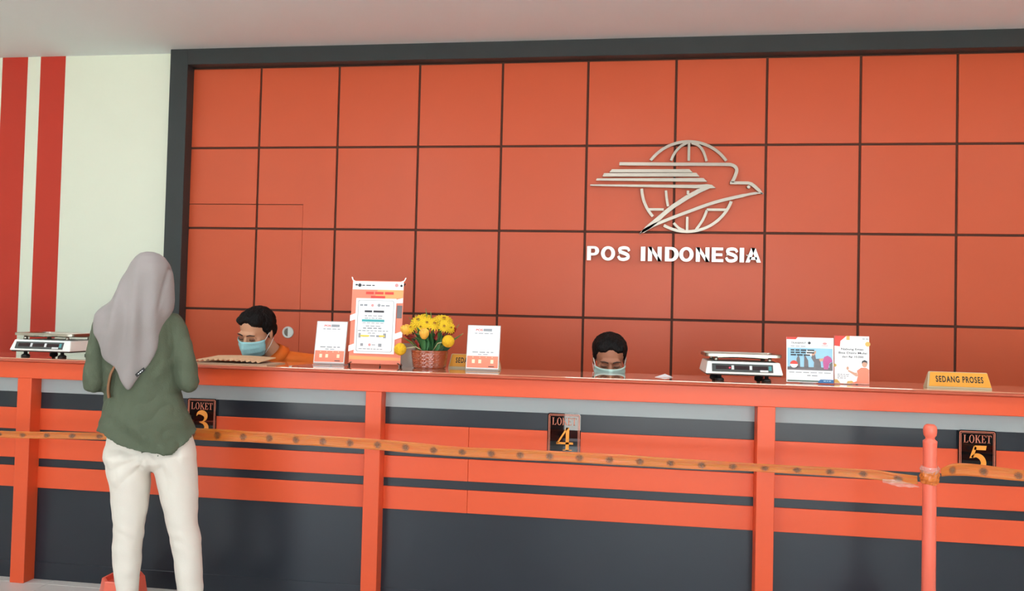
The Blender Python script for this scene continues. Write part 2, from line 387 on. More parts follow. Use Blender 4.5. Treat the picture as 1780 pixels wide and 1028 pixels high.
M_letter = mat('letter_steel', (196,192,188), 0.34, metal=0.9, var=0.05, scale=4)
LX = [('P',-0.225,-0.142),('O',-0.129,-0.032),('S',-0.016,0.07),('I',0.142,0.172),('N',0.19,0.282),('D',0.304,0.396),('O',0.399,0.495),('N',0.51,0.60),('E',0.615,0.692),('S',0.705,0.788),('I',0.798,0.827),('A',0.837,0.937)]
def bold_glyph(ch, d):
    """heavy sans capitals in a unit box"""
    def rect(x0, z0, x1, z1): return prism([(x0,z0),(x1,z0),(x1,z1),(x0,z1)], -d, 0)
    def ringseg(cx, cz, rx, rz, tx, tz, a0, a1, n=24):
        out = []
        for i in range(n):
            a, b = math.radians(a0+(a1-a0)*i/n), math.radians(a0+(a1-a0)*(i+1)/n)
            out.append(prism([(cx+rx*math.cos(a), cz+rz*math.sin(a)), (cx+rx*math.cos(b), cz+rz*math.sin(b)), (cx+(rx-tx)*math.cos(b), cz+(rz-tz)*math.sin(b)), (cx+(rx-tx)*math.cos(a), cz+(rz-tz)*math.sin(a))], -d, 0))
        return out
    if ch == 'I': return [rect(0,0,1,1)]
    if ch == 'O': return ringseg(.5,.5,.5,.51,.27,.20,0,360,36)
    if ch == 'P': return [rect(0,0,.33,1), rect(.33,.82,.58,1), rect(.33,.34,.58,.52)]+ringseg(.56,.67,.44,.33,.32,.18,-90,90)
    if ch == 'D': return [rect(0,0,.31,1), rect(.31,.81,.48,1), rect(.31,0,.48,.19)]+ringseg(.46,.5,.54,.5,.31,.19,-90,90)
    if ch == 'E': return [rect(0,0,.34,1), rect(.34,.80,.97,1), rect(.34,.41,.90,.60), rect(.34,0,1,.20)]
    if ch == 'N': return [rect(0,0,.30,1), rect(.70,0,1,1), prism([(0,1),(.28,1),(1,0),(.72,0)], -d, 0)]
    if ch == 'A': return [prism([(0,0),(.27,0),(.64,1),(.36,1)], -d, 0), prism([(.73,0),(1,0),(.64,1),(.36,1)], -d, 0), rect(.26,.18,.74,.37)]
    q = smoothline([(.92,.68),(.80,.86),(.50,.91),(.20,.84),(.18,.68),(.34,.58),(.60,.50),(.82,.38),(.82,.20),(.52,.09),(.20,.13),(.06,.32)], 5)
    return [stroke([(p.x, p.y) for p in q], [.19+.06*math.sin(PI*i/(len(q)-1)) for i in range(len(q))], -d, 0)]
for ch, a, b in LX:
    o = obj('letter', join([xf(g, Matrix.Diagonal((b-a, 1, 0.098, 1))) for g in bold_glyph(ch, 0.012)]), M_letter, lt, (a-0.356, 0.0, 0.0)); o['label'] = 'silver letter '+ch
for ch, a, b in LX:
    obj('standoff', join([tube([(a+0.012-0.356, -0.002, 0.049), (a+0.012-0.356, 0.0245, 0.049)], 0.005, 8)]), M_steel, lt)

# ------------------------------------------------------------------ counter number signs
def R4(x0, z0, x1, z1): return [(x0,z0),(x1,z0),(x1,z1),(x0,z1)]
def ringpoly(cx, cz, rx, rz, tx, tz, n=28):
    """flat ring as quads"""
    out = []
    for i in range(n):
        a, b = 2*PI*i/n, 2*PI*(i+1)/n
        out.append([(cx+rx*math.cos(a), cz+rz*math.sin(a)), (cx+rx*math.cos(b), cz+rz*math.sin(b)), (cx+(rx-tx)*math.cos(b), cz+(rz-tz)*math.sin(b)), (cx+(rx-tx)*math.cos(a), cz+(rz-tz)*math.sin(a))])
    return out
GL = {'L': [R4(.09,0,.24,1), R4(0,0,.33,.05), R4(0,.95,.33,1), R4(.1,0,.62,.06), [(.62,0),(.66,.30),(.63,.30),(.50,.05)]],
      'O': ringpoly(.38,.5,.36,.52,.14,.05),
      'K': [R4(.09,0,.24,1), R4(0,0,.33,.05), R4(0,.95,.33,1), [(.22,.42),(.30,.42),(.66,.97),(.57,.97)], [(.30,.55),(.42,.62),(.76,.04),(.60,.02)], R4(.52,.95,.74,1), R4(.50,0,.82,.05)],
      'E': [R4(.09,0,.24,1), R4(0,0,.3,.05), R4(0,.95,.3,1), R4(.1,0,.58,.06), R4(.1,.94,.56,1), R4(.1,.47,.44,.53), [(.58,0),(.62,.28),(.59,.28),(.48,.05)], [(.56,1),(.59,.74),(.56,.74),(.46,.95)], R4(.40,.38,.44,.62)],
      'T': [R4(.28,0,.43,1), R4(.17,0,.54,.05), R4(0,.94,.71,1), [(0,1),(.0,.72),(.04,.72),(.10,.95)], [(.71,1),(.71,.72),(.67,.72),(.61,.95)]]}
GW = {'L':.74,'O':.82,'K':.84,'E':.68,'T':.72}
def polys(ps, y0, y1, sx, sz, ox, oz): 
    return [prism([(ox+x*sx, oz+z*sz) for x, z in (p if sum((p[i][0]*p[(i+1) % len(p)][1]-p[(i+1) % len(p)][0]*p[i][1]) for i in range(len(p))) > 0 else p[::-1])], y0, y1) for p in ps]
def digit(d):
    S = lambda pts, w: stroke([(p.x, p.y) for p in smoothline(pts, 6)], w, -0.0012, 0)
    if d == '3':
        n1, n2 = 31, 31
        u = smoothline([(.12,.80),(.22,.93),(.45,.96),(.66,.86),(.67,.68),(.52,.56),(.30,.52)], 5)
        l = smoothline([(.30,.52),(.56,.48),(.72,.36),(.74,.20),(.60,.07),(.38,.03),(.12,.12)], 5)
        wu = [.03+.22*max(0, math.sin(PI*min(1, i/26)))**1.4 for i in range(len(u))]; wl = [.03+.24*max(0, math.sin(PI*(i/30)))**1.3 for i in range(len(l))]
        return [stroke([(p.x, p.y) for p in u], wu, -0.0012, 0), stroke([(p.x, p.y) for p in l], wl, -0.0012, 0), prism(arc(.20,.14,.09,0,342,19), -0.0012, 0)]
    if d == '4': return polys([R4(.52,0,.70,1), [(.02,.30),(.12,.30),(.66,1.0),(.55,1.0)], R4(.02,.27,.92,.36), R4(.38,0,.86,.035)], -0.0012, 0, 1, 1, 0, 0)
    u = smoothline([(.16,.52),(.38,.60),(.60,.52),(.72,.34),(.68,.16),(.50,.05),(.28,.03),(.06,.10)], 5)
    return polys([[(.30,1),(.86,1),(.82,.82),(.27,.82)], [(.26,.98),(.40,.92),(.22,.48),(.06,.48)]], -0.0012, 0, 1, 1, 0, 0)+[stroke([(p.x, p.y) for p in u], [.05+.20*math.sin(PI*min(1, (i+3)/38))**1.2 for i in range(len(u))], -0.0012, 0)]
def rrect(w, h, r, n=5):
    out = []
    for cx, cz, a in ((w/2-r, h-r, 0), (-w/2+r, h-r, 90), (-w/2+r, r, 180), (w/2-r, r, 270)): out += [(cx+r*math.cos(math.radians(a+90*i/n)), cz+r*math.sin(math.radians(a+90*i/n))) for i in range(n+1)]
    return out
def outline(w, h, r, t, z):
    a = rrect(w, h, r); b = rrect(w-2*t, h-2*t, max(r-t, 0.001)); n = len(a)
    return [prism([a[i], a[(i+1) % n], (b[(i+1) % n][0], b[(i+1) % n][1]+t), (b[i][0], b[i][1]+t)], -0.0012, 0) for i in range(n)]
for d, x, lab in (('3', -2.037, 'black counter sign LOKET 3 behind the woman in green'), ('4', -0.240, 'black counter sign LOKET 4 on the middle counter bay, half lit by a bright reflection'), ('5', 1.548, 'black counter sign LOKET 5 on the right behind the round barrier post')):
    W, Hh = 0.153, 0.193
    s = thing('counter_sign', lab, 'sign', (x, CB-0.0105, 0.759), 0, 'numbered counter signs')
    obj('board', join([prism(rrect(W, Hh, 0.010), -0.005, 0.001)]), M_black, s)
    F = Matrix.Translation((0, -0.0049, 0))
    obj('border', join([xf(p, F @ Matrix.Translation((0, 0, 0.004))) for p in outline(W-0.008, Hh-0.008, 0.008, 0.0035, 0)]+[xf(p, F @ Matrix.Translation((0, 0, 0.0105))) for p in outline(W-0.021, Hh-0.021, 0.004, 0.0018, 0)]), M_rim, s)
    ox = -0.0555; k = 0.0285; ps = []
    for ch in 'LOKET':
        ps += polys(GL[ch], -0.0012, 0, k*1.02, 0.034, ox, 0.139); ox += GW[ch]*k*1.05
    obj('word', join([xf(p, F) for p in ps]), M_rim, s)
    obj('numeral', join([xf(p, F @ Matrix.Translation((-0.036, 0, 0.022)) @ Matrix.Diagonal((0.086, 1, 0.106, 1))) for p in digit(d)]), M_num, s)

# ------------------------------------------------------------------ weighing scales
M_disp = mat('display_bezel', (70,74,74), 0.3)
M_lcd = mat('display_window', (40,22,26), 0.15)
M_tagw = mat('pale_sticker', (205,208,210), 0.5)
M_teal = mat('teal_sticker', (70,150,155), 0.5)
M_led = mat('red_led', (255,40,60), 0.4, emit=(255,40,60), estr=6.0)
def scale(loc, label, led):
    s = thing('weighing_scale', label, 'scale', loc, 0, 'price scales on the counter')
    W, D = 0.345, 0.285
    # body: slanted front, tapering sides
    b = [(-W/2,0,.032),(W/2,0,.032),(W/2,D,.032),(-W/2,D,.032),(-W/2+.012,.022,.088),(W/2-.012,.022,.088),(W/2-.012,D-.02,.088),(-W/2+.012,D-.02,.088)]
    bm = bmesh.new(); vs = [bm.verts.new(v) for v in b]
    for f in ([3,2,1,0],[4,5,6,7],[0,1,5,4],[1,2,6,5],[2,3,7,6],[3,0,4,7]): bm.faces.new([vs[i] for i in f])
    bmesh.ops.bevel(bm, geom=bm.edges[:], offset=0.006, segments=3, profile=0.6, affect='EDGES')
    obj('body', bm, M_plastic, s)
    obj('base_plate', box(-W/2+.006, W/2-.006, .008, D-.006, .026, .034, .002, 1), M_blackpl, s)
    # display set into the slanted front; local frame follows the slope
    sl = math.atan2(.022, .056); Mx = Matrix.Translation((0, .0095, .060)) @ Matrix.Rotation(-sl, 4, 'X')
    def fr(name, x0, x1, z0, z1, m, d0, parent=s):
        me = box(x0, x1, -d0, .004, z0, z1, .0008, 1); me.transform(Mx); return obj(name, me, m, parent)
    dp = fr('display_panel', -.142, .128, -.0185, .0185, M_disp, .0030)
    for x0, x1 in ((-.125,-.058),(-.042,.022),(.038,.105)): fr('display_window', x0, x1, -.0085, .0095, M_lcd, .0042, dp)
    for x in (-.050, .030): fr('display_divider', x-.0055, x+.0055, -.009, .011, M_tagw, .0050, dp)
    fr('price_sticker', .070, .106, -.018, -.0085, M_tagw, .0052, dp); fr('teal_sticker', .1085, .121, -.010, .011, M_teal, .0048, dp)
    if led: fr('led', -.0665, -.0605, -.003, .002, M_led, .0058, dp)
    # pan on its spider
    obj('pan_support', join([tube([(-.12,.05,.088),(-.12,.05,.108)], [.012,.007], 10), tube([(.12,.05,.088),(.12,.05,.108)], [.012,.007], 10), tube([(-.12,.22,.088),(-.12,.22,.108)], [.012,.007], 10), tube([(.12,.22,.088),(.12,.22,.108)], [.012,.007], 10),
        tube([(-.12,.05,.106),(.12,.22,.106)], .006, 8), tube([(.12,.05,.106),(-.12,.22,.106)], .006, 8)], True), M_wsteel, s)
    pw, pd = .172, .118; pr = []
    for (a, z) in ((1.0,.110),(1.0,.122),(.985,.124),(.965,.118),(.94,.113)):
        pr.append([(x*a, .135+y*a, z) for x, y in [(p[0], p[1]-pd) for p in rrect(2*pw, 2*pd, .03, 6)]])
    n = len(pr[0]); V = [v for q in pr for v in q]; F = [[i*n+k, i*n+(k+1) % n, (i+1)*n+(k+1) % n, (i+1)*n+k] for i in range(len(pr)-1) for k in range(n)]
    F += [list(range(n)), [(len(pr)-1)*n+k for k in range(n)]]
    obj('pan', mesh_from(V, F), M_wsteel, s)
    for x in (-.105, .105):
        for y in (.035, D-.045): obj('foot', join([lathe([(.020,0),(.021,.006),(.015,.012),(.009,.014),(.009,.028)], 16, x, y)], True), M_blackpl, s)
    return s
scale((-2.966, 3.655, TOP), 'white weighing scale at the left end of the counter beside the woman', False)
scale((0.571, 3.650, TOP), 'white weighing scale with a red light beside the blue travel poster', True)

# ------------------------------------------------------------------ printed cards on stands
M_salmon = mat('print_salmon', (236,138,112), 0.5, var=0.02); M_red = mat('print_red', (222,72,62), 0.5); M_pink = mat('print_pink', (226,150,150), 0.5)
M_peach = mat('print_peach', (246,170,110), 0.5, var=0.03); M_tealp = mat('print_teal', (70,170,175), 0.5); M_yel = mat('print_yellow', (226,206,80), 0.5)
M_cream = mat('print_cream', (244,226,196), 0.5); M_skyp = mat('print_sky', (150,196,220), 0.5, var=0.1, scale=20); M_blue = mat('print_blue', (46,108,166), 0.45)
M_green = mat('print_green', (44,84,66), 0.5); M_greyp = mat('print_grey', (112,108,112), 0.5, var=0.15, scale=60); M_skinp = mat('print_skin', (206,160,136), 0.5); M_gold = mat('print_gold', (216,176,96), 0.5)
M_mag = mat('print_magenta', (186,92,146), 0.5); M_white2 = mat('print_white', (248,248,248), 0.5, var=0.0)
def words(x0, x1, z, h, n, seed, gap=0.35):
    """a line of small print as separate word blocks"""
    rnd = random.Random(seed); ws = [rnd.uniform(.6, 1.4) for _ in range(n)]; tot = sum(ws)+gap*(n-1); k = (x1-x0)/tot; x = x0; out = []
    for w in ws: out.append(R4(x, z, x+w*k, z+h)); x += (w+gap)*k
    return out
def card(parent, M, w, h, thick, layers, sheet=M_paper, name='poster_sheet'):
    """printed sheet: prints lie flat on its face in thin layers"""
    me = box(-w/2, w/2, 0, thick, 0, h); me.transform(M); sh = obj(name, me, sheet, parent)
    for i, (nm, m, ps) in enumerate(layers):
        y = -0.0003*(i+1); V = []; F = []
        parts = []
        for p in ps:
            if isinstance(p, bpy.types.Mesh): parts.append(([Vector((v.co.x, y, v.co.z)) for v in p.vertices], [list(f.vertices) for f in p.polygons]))
            else: parts += polys([p], y, 0.0, 1, 1, 0, 0)
        me = join(parts); me.transform(M); o = obj(nm, me, m, sh)
        if len(ps) > 1: o['kind'] = 'stuff'
    return sh
def disc(cx, cz, r, n=20, rz=None): return [(cx+r*math.cos(2*PI*i/n), cz+(rz or r)*math.sin(2*PI*i/n)) for i in range(n)]
def txt(s, x, z, h, fit=None, align='LEFT', bold=0.0):
    me = text_mesh(s, h, bold=bold, fit=fit, align=align)
    for v in me.vertices: v.co.x += x; v.co.z += z
    return me
def payment_card(loc, rotz, label):
    s = thing('payment_card_stand', label, 'card stand', loc, rotz, 'payment cards in clear stands')
    lean = Matrix.Translation((0, 0, 0.012)) @ Matrix.Rotation(-math.radians(11), 4, 'X'); w, h = .158, .212
    L = [('printed_panel', M_salmon, [R4(-w/2+.002, .004, w/2-.002, .062)]),
         ('printed_name', M_red, [txt('POS', -.040, h-.026, .011, fit=.034, bold=.03)]),
         ('printed_name_bar', M_lightink, [R4(-.003, h-.027, .040, h-.014)]),
         ('printed_text', M_lightink, words(-.045,.045,h-.040,.004,4,1)+words(-.052,.052,.078,.005,4,2)+words(-.024,.024,.068,.0035,2,3)),
         ('printed_icon', M_cream, [R4(-.052,.026,-.038,.044), R4(-.020,.026,-.006,.044), R4(.040,.026,.054,.044)]+[disc(x,.056,.002,10) for x in (-.048,-.014,.018,.047)]),
         ('printed_mark', M_ink, [R4(.030,.009,.058,.0125)])]
    card(s, lean, w, h, .0008, L)
    fr = box(-w/2-.003, w/2+.003, .0014, .0036, -.006, h+.003); fr.transform(lean); 
    M_acr = mat('stand_acrylic', (222,226,224), 0.1, spec=0.5, alpha=0.45)
    obj('acrylic_back', fr, M_acr, s)
    obj('acrylic_foot', box(-w/2-.003, w/2+.003, -.006, .075, 0, .003), M_acr, s)
    return s
payment_card((-1.458, 3.800, TOP), 0.02, 'white and salmon payment card stand left of the tall orange poster')
payment_card((-0.655, 3.745, TOP), 0.02, 'white and salmon payment card stand right of the yellow flowers')

# tall notice: small banner stand with a white notice taped on it
s = thing('banner_stand', 'tall orange and white notice on a small banner stand left of the flowers', 'banner stand', (-1.222, 3.815, TOP))
lean = Matrix.Translation((0, 0, .012)) @ Matrix.Rotation(-math.radians(4), 4, 'X'); w, h = .272, .425
L = [('printed_header', M_white2, [R4(-w/2+.002, h-.046, w/2-.002, h-.004)]),
     ('printed_wave', M_peach, [[(w/2-.002, h-.046), (0, h-.046), (-.02, h-.095), (.03, h-.10), (w/2-.002, h-.085)], [(-w/2+.002,.02),(w/2-.002,.02),(w/2-.002,.035),(-w/2+.002,.04)]]),
     ('printed_swoosh', M_white2, [[(-.02,h-.104),(.06,h-.106),(w/2-.002,h-.086),(w/2-.002,h-.112),(-.02,h-.120)]]),
     ('printed_photo', M_greyp, [R4(w/2-.030, h-.19, w/2-.004, h-.125)]),
     ('printed_title', M_red, words(-.062,.084,h-.070,.013,3,5,.2)+words(-.035,.040,h-.090,.012,1,6)),
     ('printed_logo', M_ink, [disc(-.097,h-.024,.009), R4(-.120,h-.026,-.108,h-.018), disc(.123,h-.024,.006)]+words(-.084,-.018,h-.027,.005,3,8)),
     ('printed_emblem', M_pink, [disc(.098,h-.022,.009)])]
card(s, lean, w, h, .001, L, sheet=M_salmon, name='banner_sheet')
NL = Matrix.Translation((-.004, -.0035, .052)) @ lean; nw, nh = .212, .282
x0 = -nw/2
L = [('printed_logo', M_lightink, words(x0+.022,x0+.060,nh-.040,.010,2,11)+[disc(x0+.122,nh-.035,.008)]+words(x0+.134,x0+.178,nh-.040,.007,2,12)),
     ('printed_emblem', M_pink, [disc(x0+.088,nh-.036,.007)]+[disc(x0+.082,.045,.007)]),
     ('printed_title', M_ink, words(x0+.048,x0+.150,nh-.072,.010,2,13,.15)),
     ('printed_text', M_lightink, words(x0+.050,x0+.142,nh-.092,.0045,4,14)+words(x0+.050,x0+.140,nh-.104,.004,5,15)+words(x0+.040,x0+.150,nh-.128,.003,5,16)+words(x0+.058,x0+.134,nh-.144,.004,3,17)+words(x0+.044,x0+.140,nh-.156,.006,4,18)+words(x0+.018,x0+.176,nh-.168,.004,8,19)+words(x0+.070,x0+.108,nh-.180,.004,2,20)+[R4(x0+.022,.080,x0+.033,.104),R4(x0+.042,.085,x0+.072,.094),R4(x0+.115,.085,x0+.142,.094),R4(x0+.152,.080,x0+.166,.104)]+words(x0+.083,x0+.108,.087,.006,1,21)+[R4(x0+.034,.038,x0+.048,.052),R4(x0+.128,.036,x0+.145,.052)]+words(x0+.094,x0+.112,.043,.004,1,22)+words(x0+.026,x0+.150,.022,.0035,7,23)),
     ('printed_bar', M_tealp, [R4(x0+.036,nh-.120,x0+.154,nh-.108)]),
     ('printed_tab', M_yel, [R4(x0+.032,nh-.196,x0+.078,nh-.188), R4(x0+.130,nh-.196,x0+.160,nh-.188)]),
     ('printed_border', M_lightink, [[(a[0], a[1]), (b[0], b[1]), (b[0]*.985, (b[1]-nh/2)*.988+nh/2), (a[0]*.985, (a[1]-nh/2)*.988+nh/2)] for a, b in [((p[0], p[1]+.010), (q[0], q[1]+.010)) for p, q in zip(rrect(nw-.024, nh-.020, .010), rrect(nw-.024, nh-.020, .010)[1:]+rrect(nw-.024, nh-.020, .010)[:1])]])]
card(s, NL, nw, nh, .0006, L, name='notice_sheet')
for x, z in ((-.137, .215), (.100, .125), (-.137, .060)):
    me = prism([(x-.002, z), (x+.040, z+.014), (x+.040, z+.046), (x-.002, z+.030)], -.0050, -.0036); me = join([xf(me, lean)]); obj('adhesive_tape', me, M_white2, s)
M_hook = mat('dark_brown_hook', (110,60,40), 0.4)
for sx in (-1, 1):
    for z in (.006, h-.006): obj('corner_hook', join([xf(capsule([(sx*.122, -.003, z), (sx*.136, .004, z+(.008 if z > .1 else -.006)), (sx*.142, .006, z+(.022 if z > .1 else -.008))], .0032, 8), lean)], True), M_hook if z < .1 else M_white2, s)
obj('pole', join([tube([(-.135,.010,.012),(.135,.052,h)], .004, 8), tube([(.135,.010,.012),(-.135,.052,h)], .004, 8), tube([(0,.012,.20),(0,.10,.004)], .004, 8), tube([(-.135,.010,.0),(-.135,.010,.016)], .005, 8), tube([(.135,.010,.0),(.135,.010,.016)], .005, 8)], True), M_blackpl, s)
# empty clear holder between the notice and the flowers
hs = thing('acrylic_holder', 'empty clear acrylic leaflet holder between the tall notice and the flower pot', 'leaflet holder', (-1.072, 3.890, TOP))
M_frost = mat('frosted_acrylic', (200,196,186), 0.25, alpha=0.75)
obj('back_plate', box(-.045,.042,.03,.033,0,.118), M_frost, hs); obj('front_plate', box(-.045,.042,0,.003,0,.10), M_frost, hs); obj('base', box(-.045,.042,.003,.03,0,.010), M_frost, hs)
obj('side_plate', box(-.045,-.042,.003,.03,.010,.10), M_frost, hs); obj('side_plate', box(.039,.042,.003,.03,.010,.10), M_frost, hs)

# travel money poster
s = thing('travel_poster', 'square white and blue money transfer poster beside the right weighing scale', 'poster', (0.862, 3.668, TOP))
lean = Matrix.Translation((0, 0, .004)) @ Matrix.Rotation(-math.radians(3), 4, 'X'); w, h = .204, .204
L = [('printed_sky', M_skyp, [R4(-w/2+.004,.058,w/2-.004,.156)]),
     ('printed_corner', M_red, [[(-w/2,h),(-w/2,h-.010),(-.062,h-.010),(-.054,h)]]),
     ('printed_ground', M_greyp, [R4(-w/2+.004,.056,w/2-.004,.070), [(-.060,.066),(-.058,.108),(-.050,.124),(-.044,.108),(-.042,.066)], [(-.026,.066),(-.025,.124),(-.018,.118),(-.008,.100),(-.006,.066)], [(-w/2+.010,.062),(-.080,.086),(-.040,.066)]]),
     ('printed_figure', M_greyp, [[(.016,.058),(.018,.092),(.006,.112),(.012,.132),(.022,.128),(.026,.108),(.044,.110),(.050,.060)], [(.086,.058),(.084,.086),(.098,.096),(w/2-.004,.094),(w/2-.004,.058)]]),
     ('printed_arm', M_skinp, [[(.006,.124),(.012,.136),(.026,.146),(.026,.134),(.016,.122)], [(.038,.108),(.058,.112),(.060,.100),(.044,.096)]]),
     ('printed_scarf', M_mag, [[(.060,.062),(.056,.100),(.062,.118),(.076,.124),(.090,.116),(.098,.098),(.084,.090),(.078,.062)]]),
     ('printed_title', M_ink, [txt('TRANSFAST', -.083, h-.030, .009, fit=.066), disc(-.003,h-.025,.006,16)]),
     ('printed_text', M_ink, words(-.084,.018,.143,.006,4,31,.2)+words(-.084,.018,.132,.006,4,32,.2)+words(-.084,.000,.121,.006,3,33,.2)),
     ('printed_small_text', M_lightink, words(-.084,-.02,h-.042,.003,3,34)+words(-.090,.090,.044,.003,6,35)+words(-.012,.032,.030,.004,2,36)),
     ('printed_emblem', M_pink, [disc(.064,h-.026,.009,14,.005), R4(.050,h-.036,.078,h-.034)]),
     ('flag_red', M_red, [[(-.070+.0165*math.cos(math.radians(a)), .082+.0165*math.sin(math.radians(a))) for a in range(0, 181, 15)]]),
     ('flag_white', M_white2, [[(-.070+.0165*math.cos(math.radians(a)), .082+.0165*math.sin(math.radians(a))) for a in range(180, 361, 15)]]),
     ('printed_strip', M_green, [R4(-w/2+.004,.005,w/2-.004,.010)]),
     ('printed_tab', M_blue, [[(.036,.0),(.036,.008),(.046,.016),(w/2,.016),(w/2,0)]]),
     ('printed_tab_text', M_skyp, words(.058,.090,.007,.004,3,37))]
card(s, lean, w, h, .004, L)
obj('easel_back', join([xf(prism([(-.03,.002),(.03,.002),(.015,.15),(-.015,.15)], .006, .008), Matrix.Identity(4)), xf(prism([(-.03,0),(.03,0),(.015,.14),(-.015,.14)], .0, .002), Matrix.Translation((0,.06,0)) @ Matrix.Rotation(math.radians(18), 4, 'X'))]), M_paper, s)
# gold saving poster
s = thing('savings_poster', 'upright white gold savings poster with a person in orange, right of the blue poster', 'poster', (1.050, 3.695, TOP))
lean = Matrix.Translation((0, 0, .003)) @ Matrix.Rotation(-math.radians(3), 4, 'X'); w, h = .150, .216
L = [('printed_corner', M_red, [[(-w/2,h),(-w/2,h-.045),(-w/2+.024,h-.048),(-w/2+.026,h-.024),(-w/2+.052,h),]]),
     ('printed_coin', M_gold, [R4(-w/2+.052,h-.018,-w/2+.066,h), disc(w/2-.006,h-.035,.011,16), [(-w/2,.002),(-w/2,.018),(-w/2+.012,.018),(-w/2+.026,.002)], [(-.022,.002),(-.018,.012),(.0,.014),(.012,.004),(.012,.002)], disc(-w/2+.002,.082,.007,14)]),
     ('printed_title', M_ink, [txt('Nabung Emas', 0.002, h-.064, .010, fit=.096, align='CENTER', bold=.01), txt('Bisa Disini Mulai', 0.004, h-.081, .010, fit=.122, align='CENTER', bold=.01), txt('dari Rp 10.000', 0.004, h-.098, .009, fit=.092, align='CENTER', bold=.01)]),
     ('printed_text', M_lightink, words(-.062,-.012,.040,.003,4,41)+words(-.062,-.014,.032,.003,4,42)+words(-.062,-.026,.024,.003,3,43)+words(.046,.072,h-.014,.004,2,44)),
     ('printed_shirt', M_salmon, [[(.018,.002),(.026,.036),(.022,.060),(.040,.074),(.062,.074),(w/2-.001,.066),(w/2-.001,.002)], [(-.006,.002),(.024,.014),(.026,.002)]]),
     ('printed_skin', M_skinp, [disc(.055,.090,.011,16,.014), [(.026,.036),(.018,.034),(-.018,.058),(-.014,.062),(.014,.050),(.020,.052)], disc(-.018,.070,.005,10,.008)]),
     ('printed_hair', M_ink, [[(.043,.092),(.044,.104),(.055,.109),(.066,.104),(.067,.090),(.063,.098),(.050,.100)]])]
card(s, lean, w, h, .003, L)
obj('easel_back', join([xf(prism([(-.02,0),(.02,0),(.012,.15),(-.012,.15)], .0, .002), Matrix.Translation((0,.055,0)) @ Matrix.Rotation(math.radians(17), 4, 'X'))]), M_paper, s)

# yellow desk signs
M_amber = mat('amber_card', (216,150,48), 0.4, var=0.03)
M_edge = mat('sign_edge_acrylic', (214,204,170), 0.2, alpha=0.8)
def desk_sign(loc, label, rotz=0.0):
    s = thing('desk_sign', label, 'desk sign', loc, rotz, 'amber desk signs')
    V = [(-.134,0,0),(.134,0,0),(.134,.052,0),(-.134,.052,0),(-.121,.022,.072),(.121,.022,.072),(.121,.030,.072),(-.121,.030,.072)]
    bm = bmesh.new(); vs = [bm.verts.new(v) for v in V]
    for f in ([3,2,1,0],[4,5,6,7],[0,1,5,4],[1,2,6,5],[2,3,7,6],[3,0,4,7]): bm.faces.new([vs[i] for i in f])
    bmesh.ops.bevel(bm, geom=bm.edges[:], offset=.002, segments=2, affect='EDGES')
    obj('holder', bm, M_edge, s)
    Mf = Matrix.Translation((0, -.0008, .004)) @ Matrix.Rotation(-math.atan2(.022, .072), 4, 'X')
    me = join([prism([(-.127,.005),(.130,.005),(.119,.069),(-.116,.069)], -.0006, .0004)]); me.transform(Mf); c = obj('card', me, M_amber, s)
    t = text_mesh('SEDANG PROSES', .030, bold=.030, fit=.196, align='CENTER', space=1.18)
    for v in t.vertices: v.co.y = -.0010; v.co.z += .024; v.co.x += .002
    t.transform(Mf); obj('lettering', t, mat('sign_black_ink', (40,30,24), 0.5), c)
    return s
desk_sign((1.490, 3.655, TOP), 'amber desk sign reading SEDANG PROSES at the right end of the counter')
desk_sign((-0.722, 3.885, TOP), 'amber desk sign half hidden behind the flower pot and payment card')

# cardboard and papers in front of the left clerk
M_card = mat('cardboard', (212,176,140), 0.8, var=0.06, scale=12); M_buff = mat('buff_folder', (176,150,124), 0.7, var=0.06)
me = join([prism([(-.20,0),(.21,0),(.21,.0045),(-.20,.0045)], -.11, .10)])
tag(obj('paper_folder', me, M_buff, None, (-1.900, 3.70, TOP)), 'flat buff paper folder lying on the counter in front of the left clerk', 'folder')
V, F = [], []; n = 40
for side in (0, 1):
    for k in range(n+1):
        x = -.155+.33*k/n; yf = -.085+.006*math.sin(k*1.9)+.10*max(0, x-.02); zf = .010+.004*math.sin(k*1.9)+.008*math.cos(x*9)
        for y, z in ((yf, zf), (.13-.12*max(0, x), .022+.006*math.cos(x*8))): V.append((x, y, z-(.004 if side else 0)))
m2 = 2*(n+1)
for k in range(n):
    F += [[2*k, 2*k+2, 2*k+3, 2*k+1], [m2+2*k+1, m2+2*k+3, m2+2*k+2, m2+2*k], [2*k, m2+2*k, m2+2*k+2, 2*k+2], [2*k+1, 2*k+3, m2+2*k+3, m2+2*k+1]]
F += [[0, 1, m2+1, m2], [2*n, m2+2*n, m2+2*n+1, 2*n+1]]
tag(obj('cardboard_sheet', mesh_from(V, F), M_card, None, (-1.93, 3.72, TOP+.0045)), 'piece of corrugated cardboard with a wavy edge lying on the buff folder', 'cardboard')
V = [(-.04,-.03,0),(.045,-.01,.001),(.012,.05,.012),(-.04,-.03,-.0005),(.045,-.01,.0003),(.012,.05,.0113)]
tag(obj('paper_slip', mesh_from(V, [[0,1,2],[5,4,3],[0,3,4,1],[1,4,5,2],[2,5,3,0]]), M_paper, None, (0.215, 3.76, TOP+.0008)), 'small white paper slip on the counter left of the right scale', 'paper')

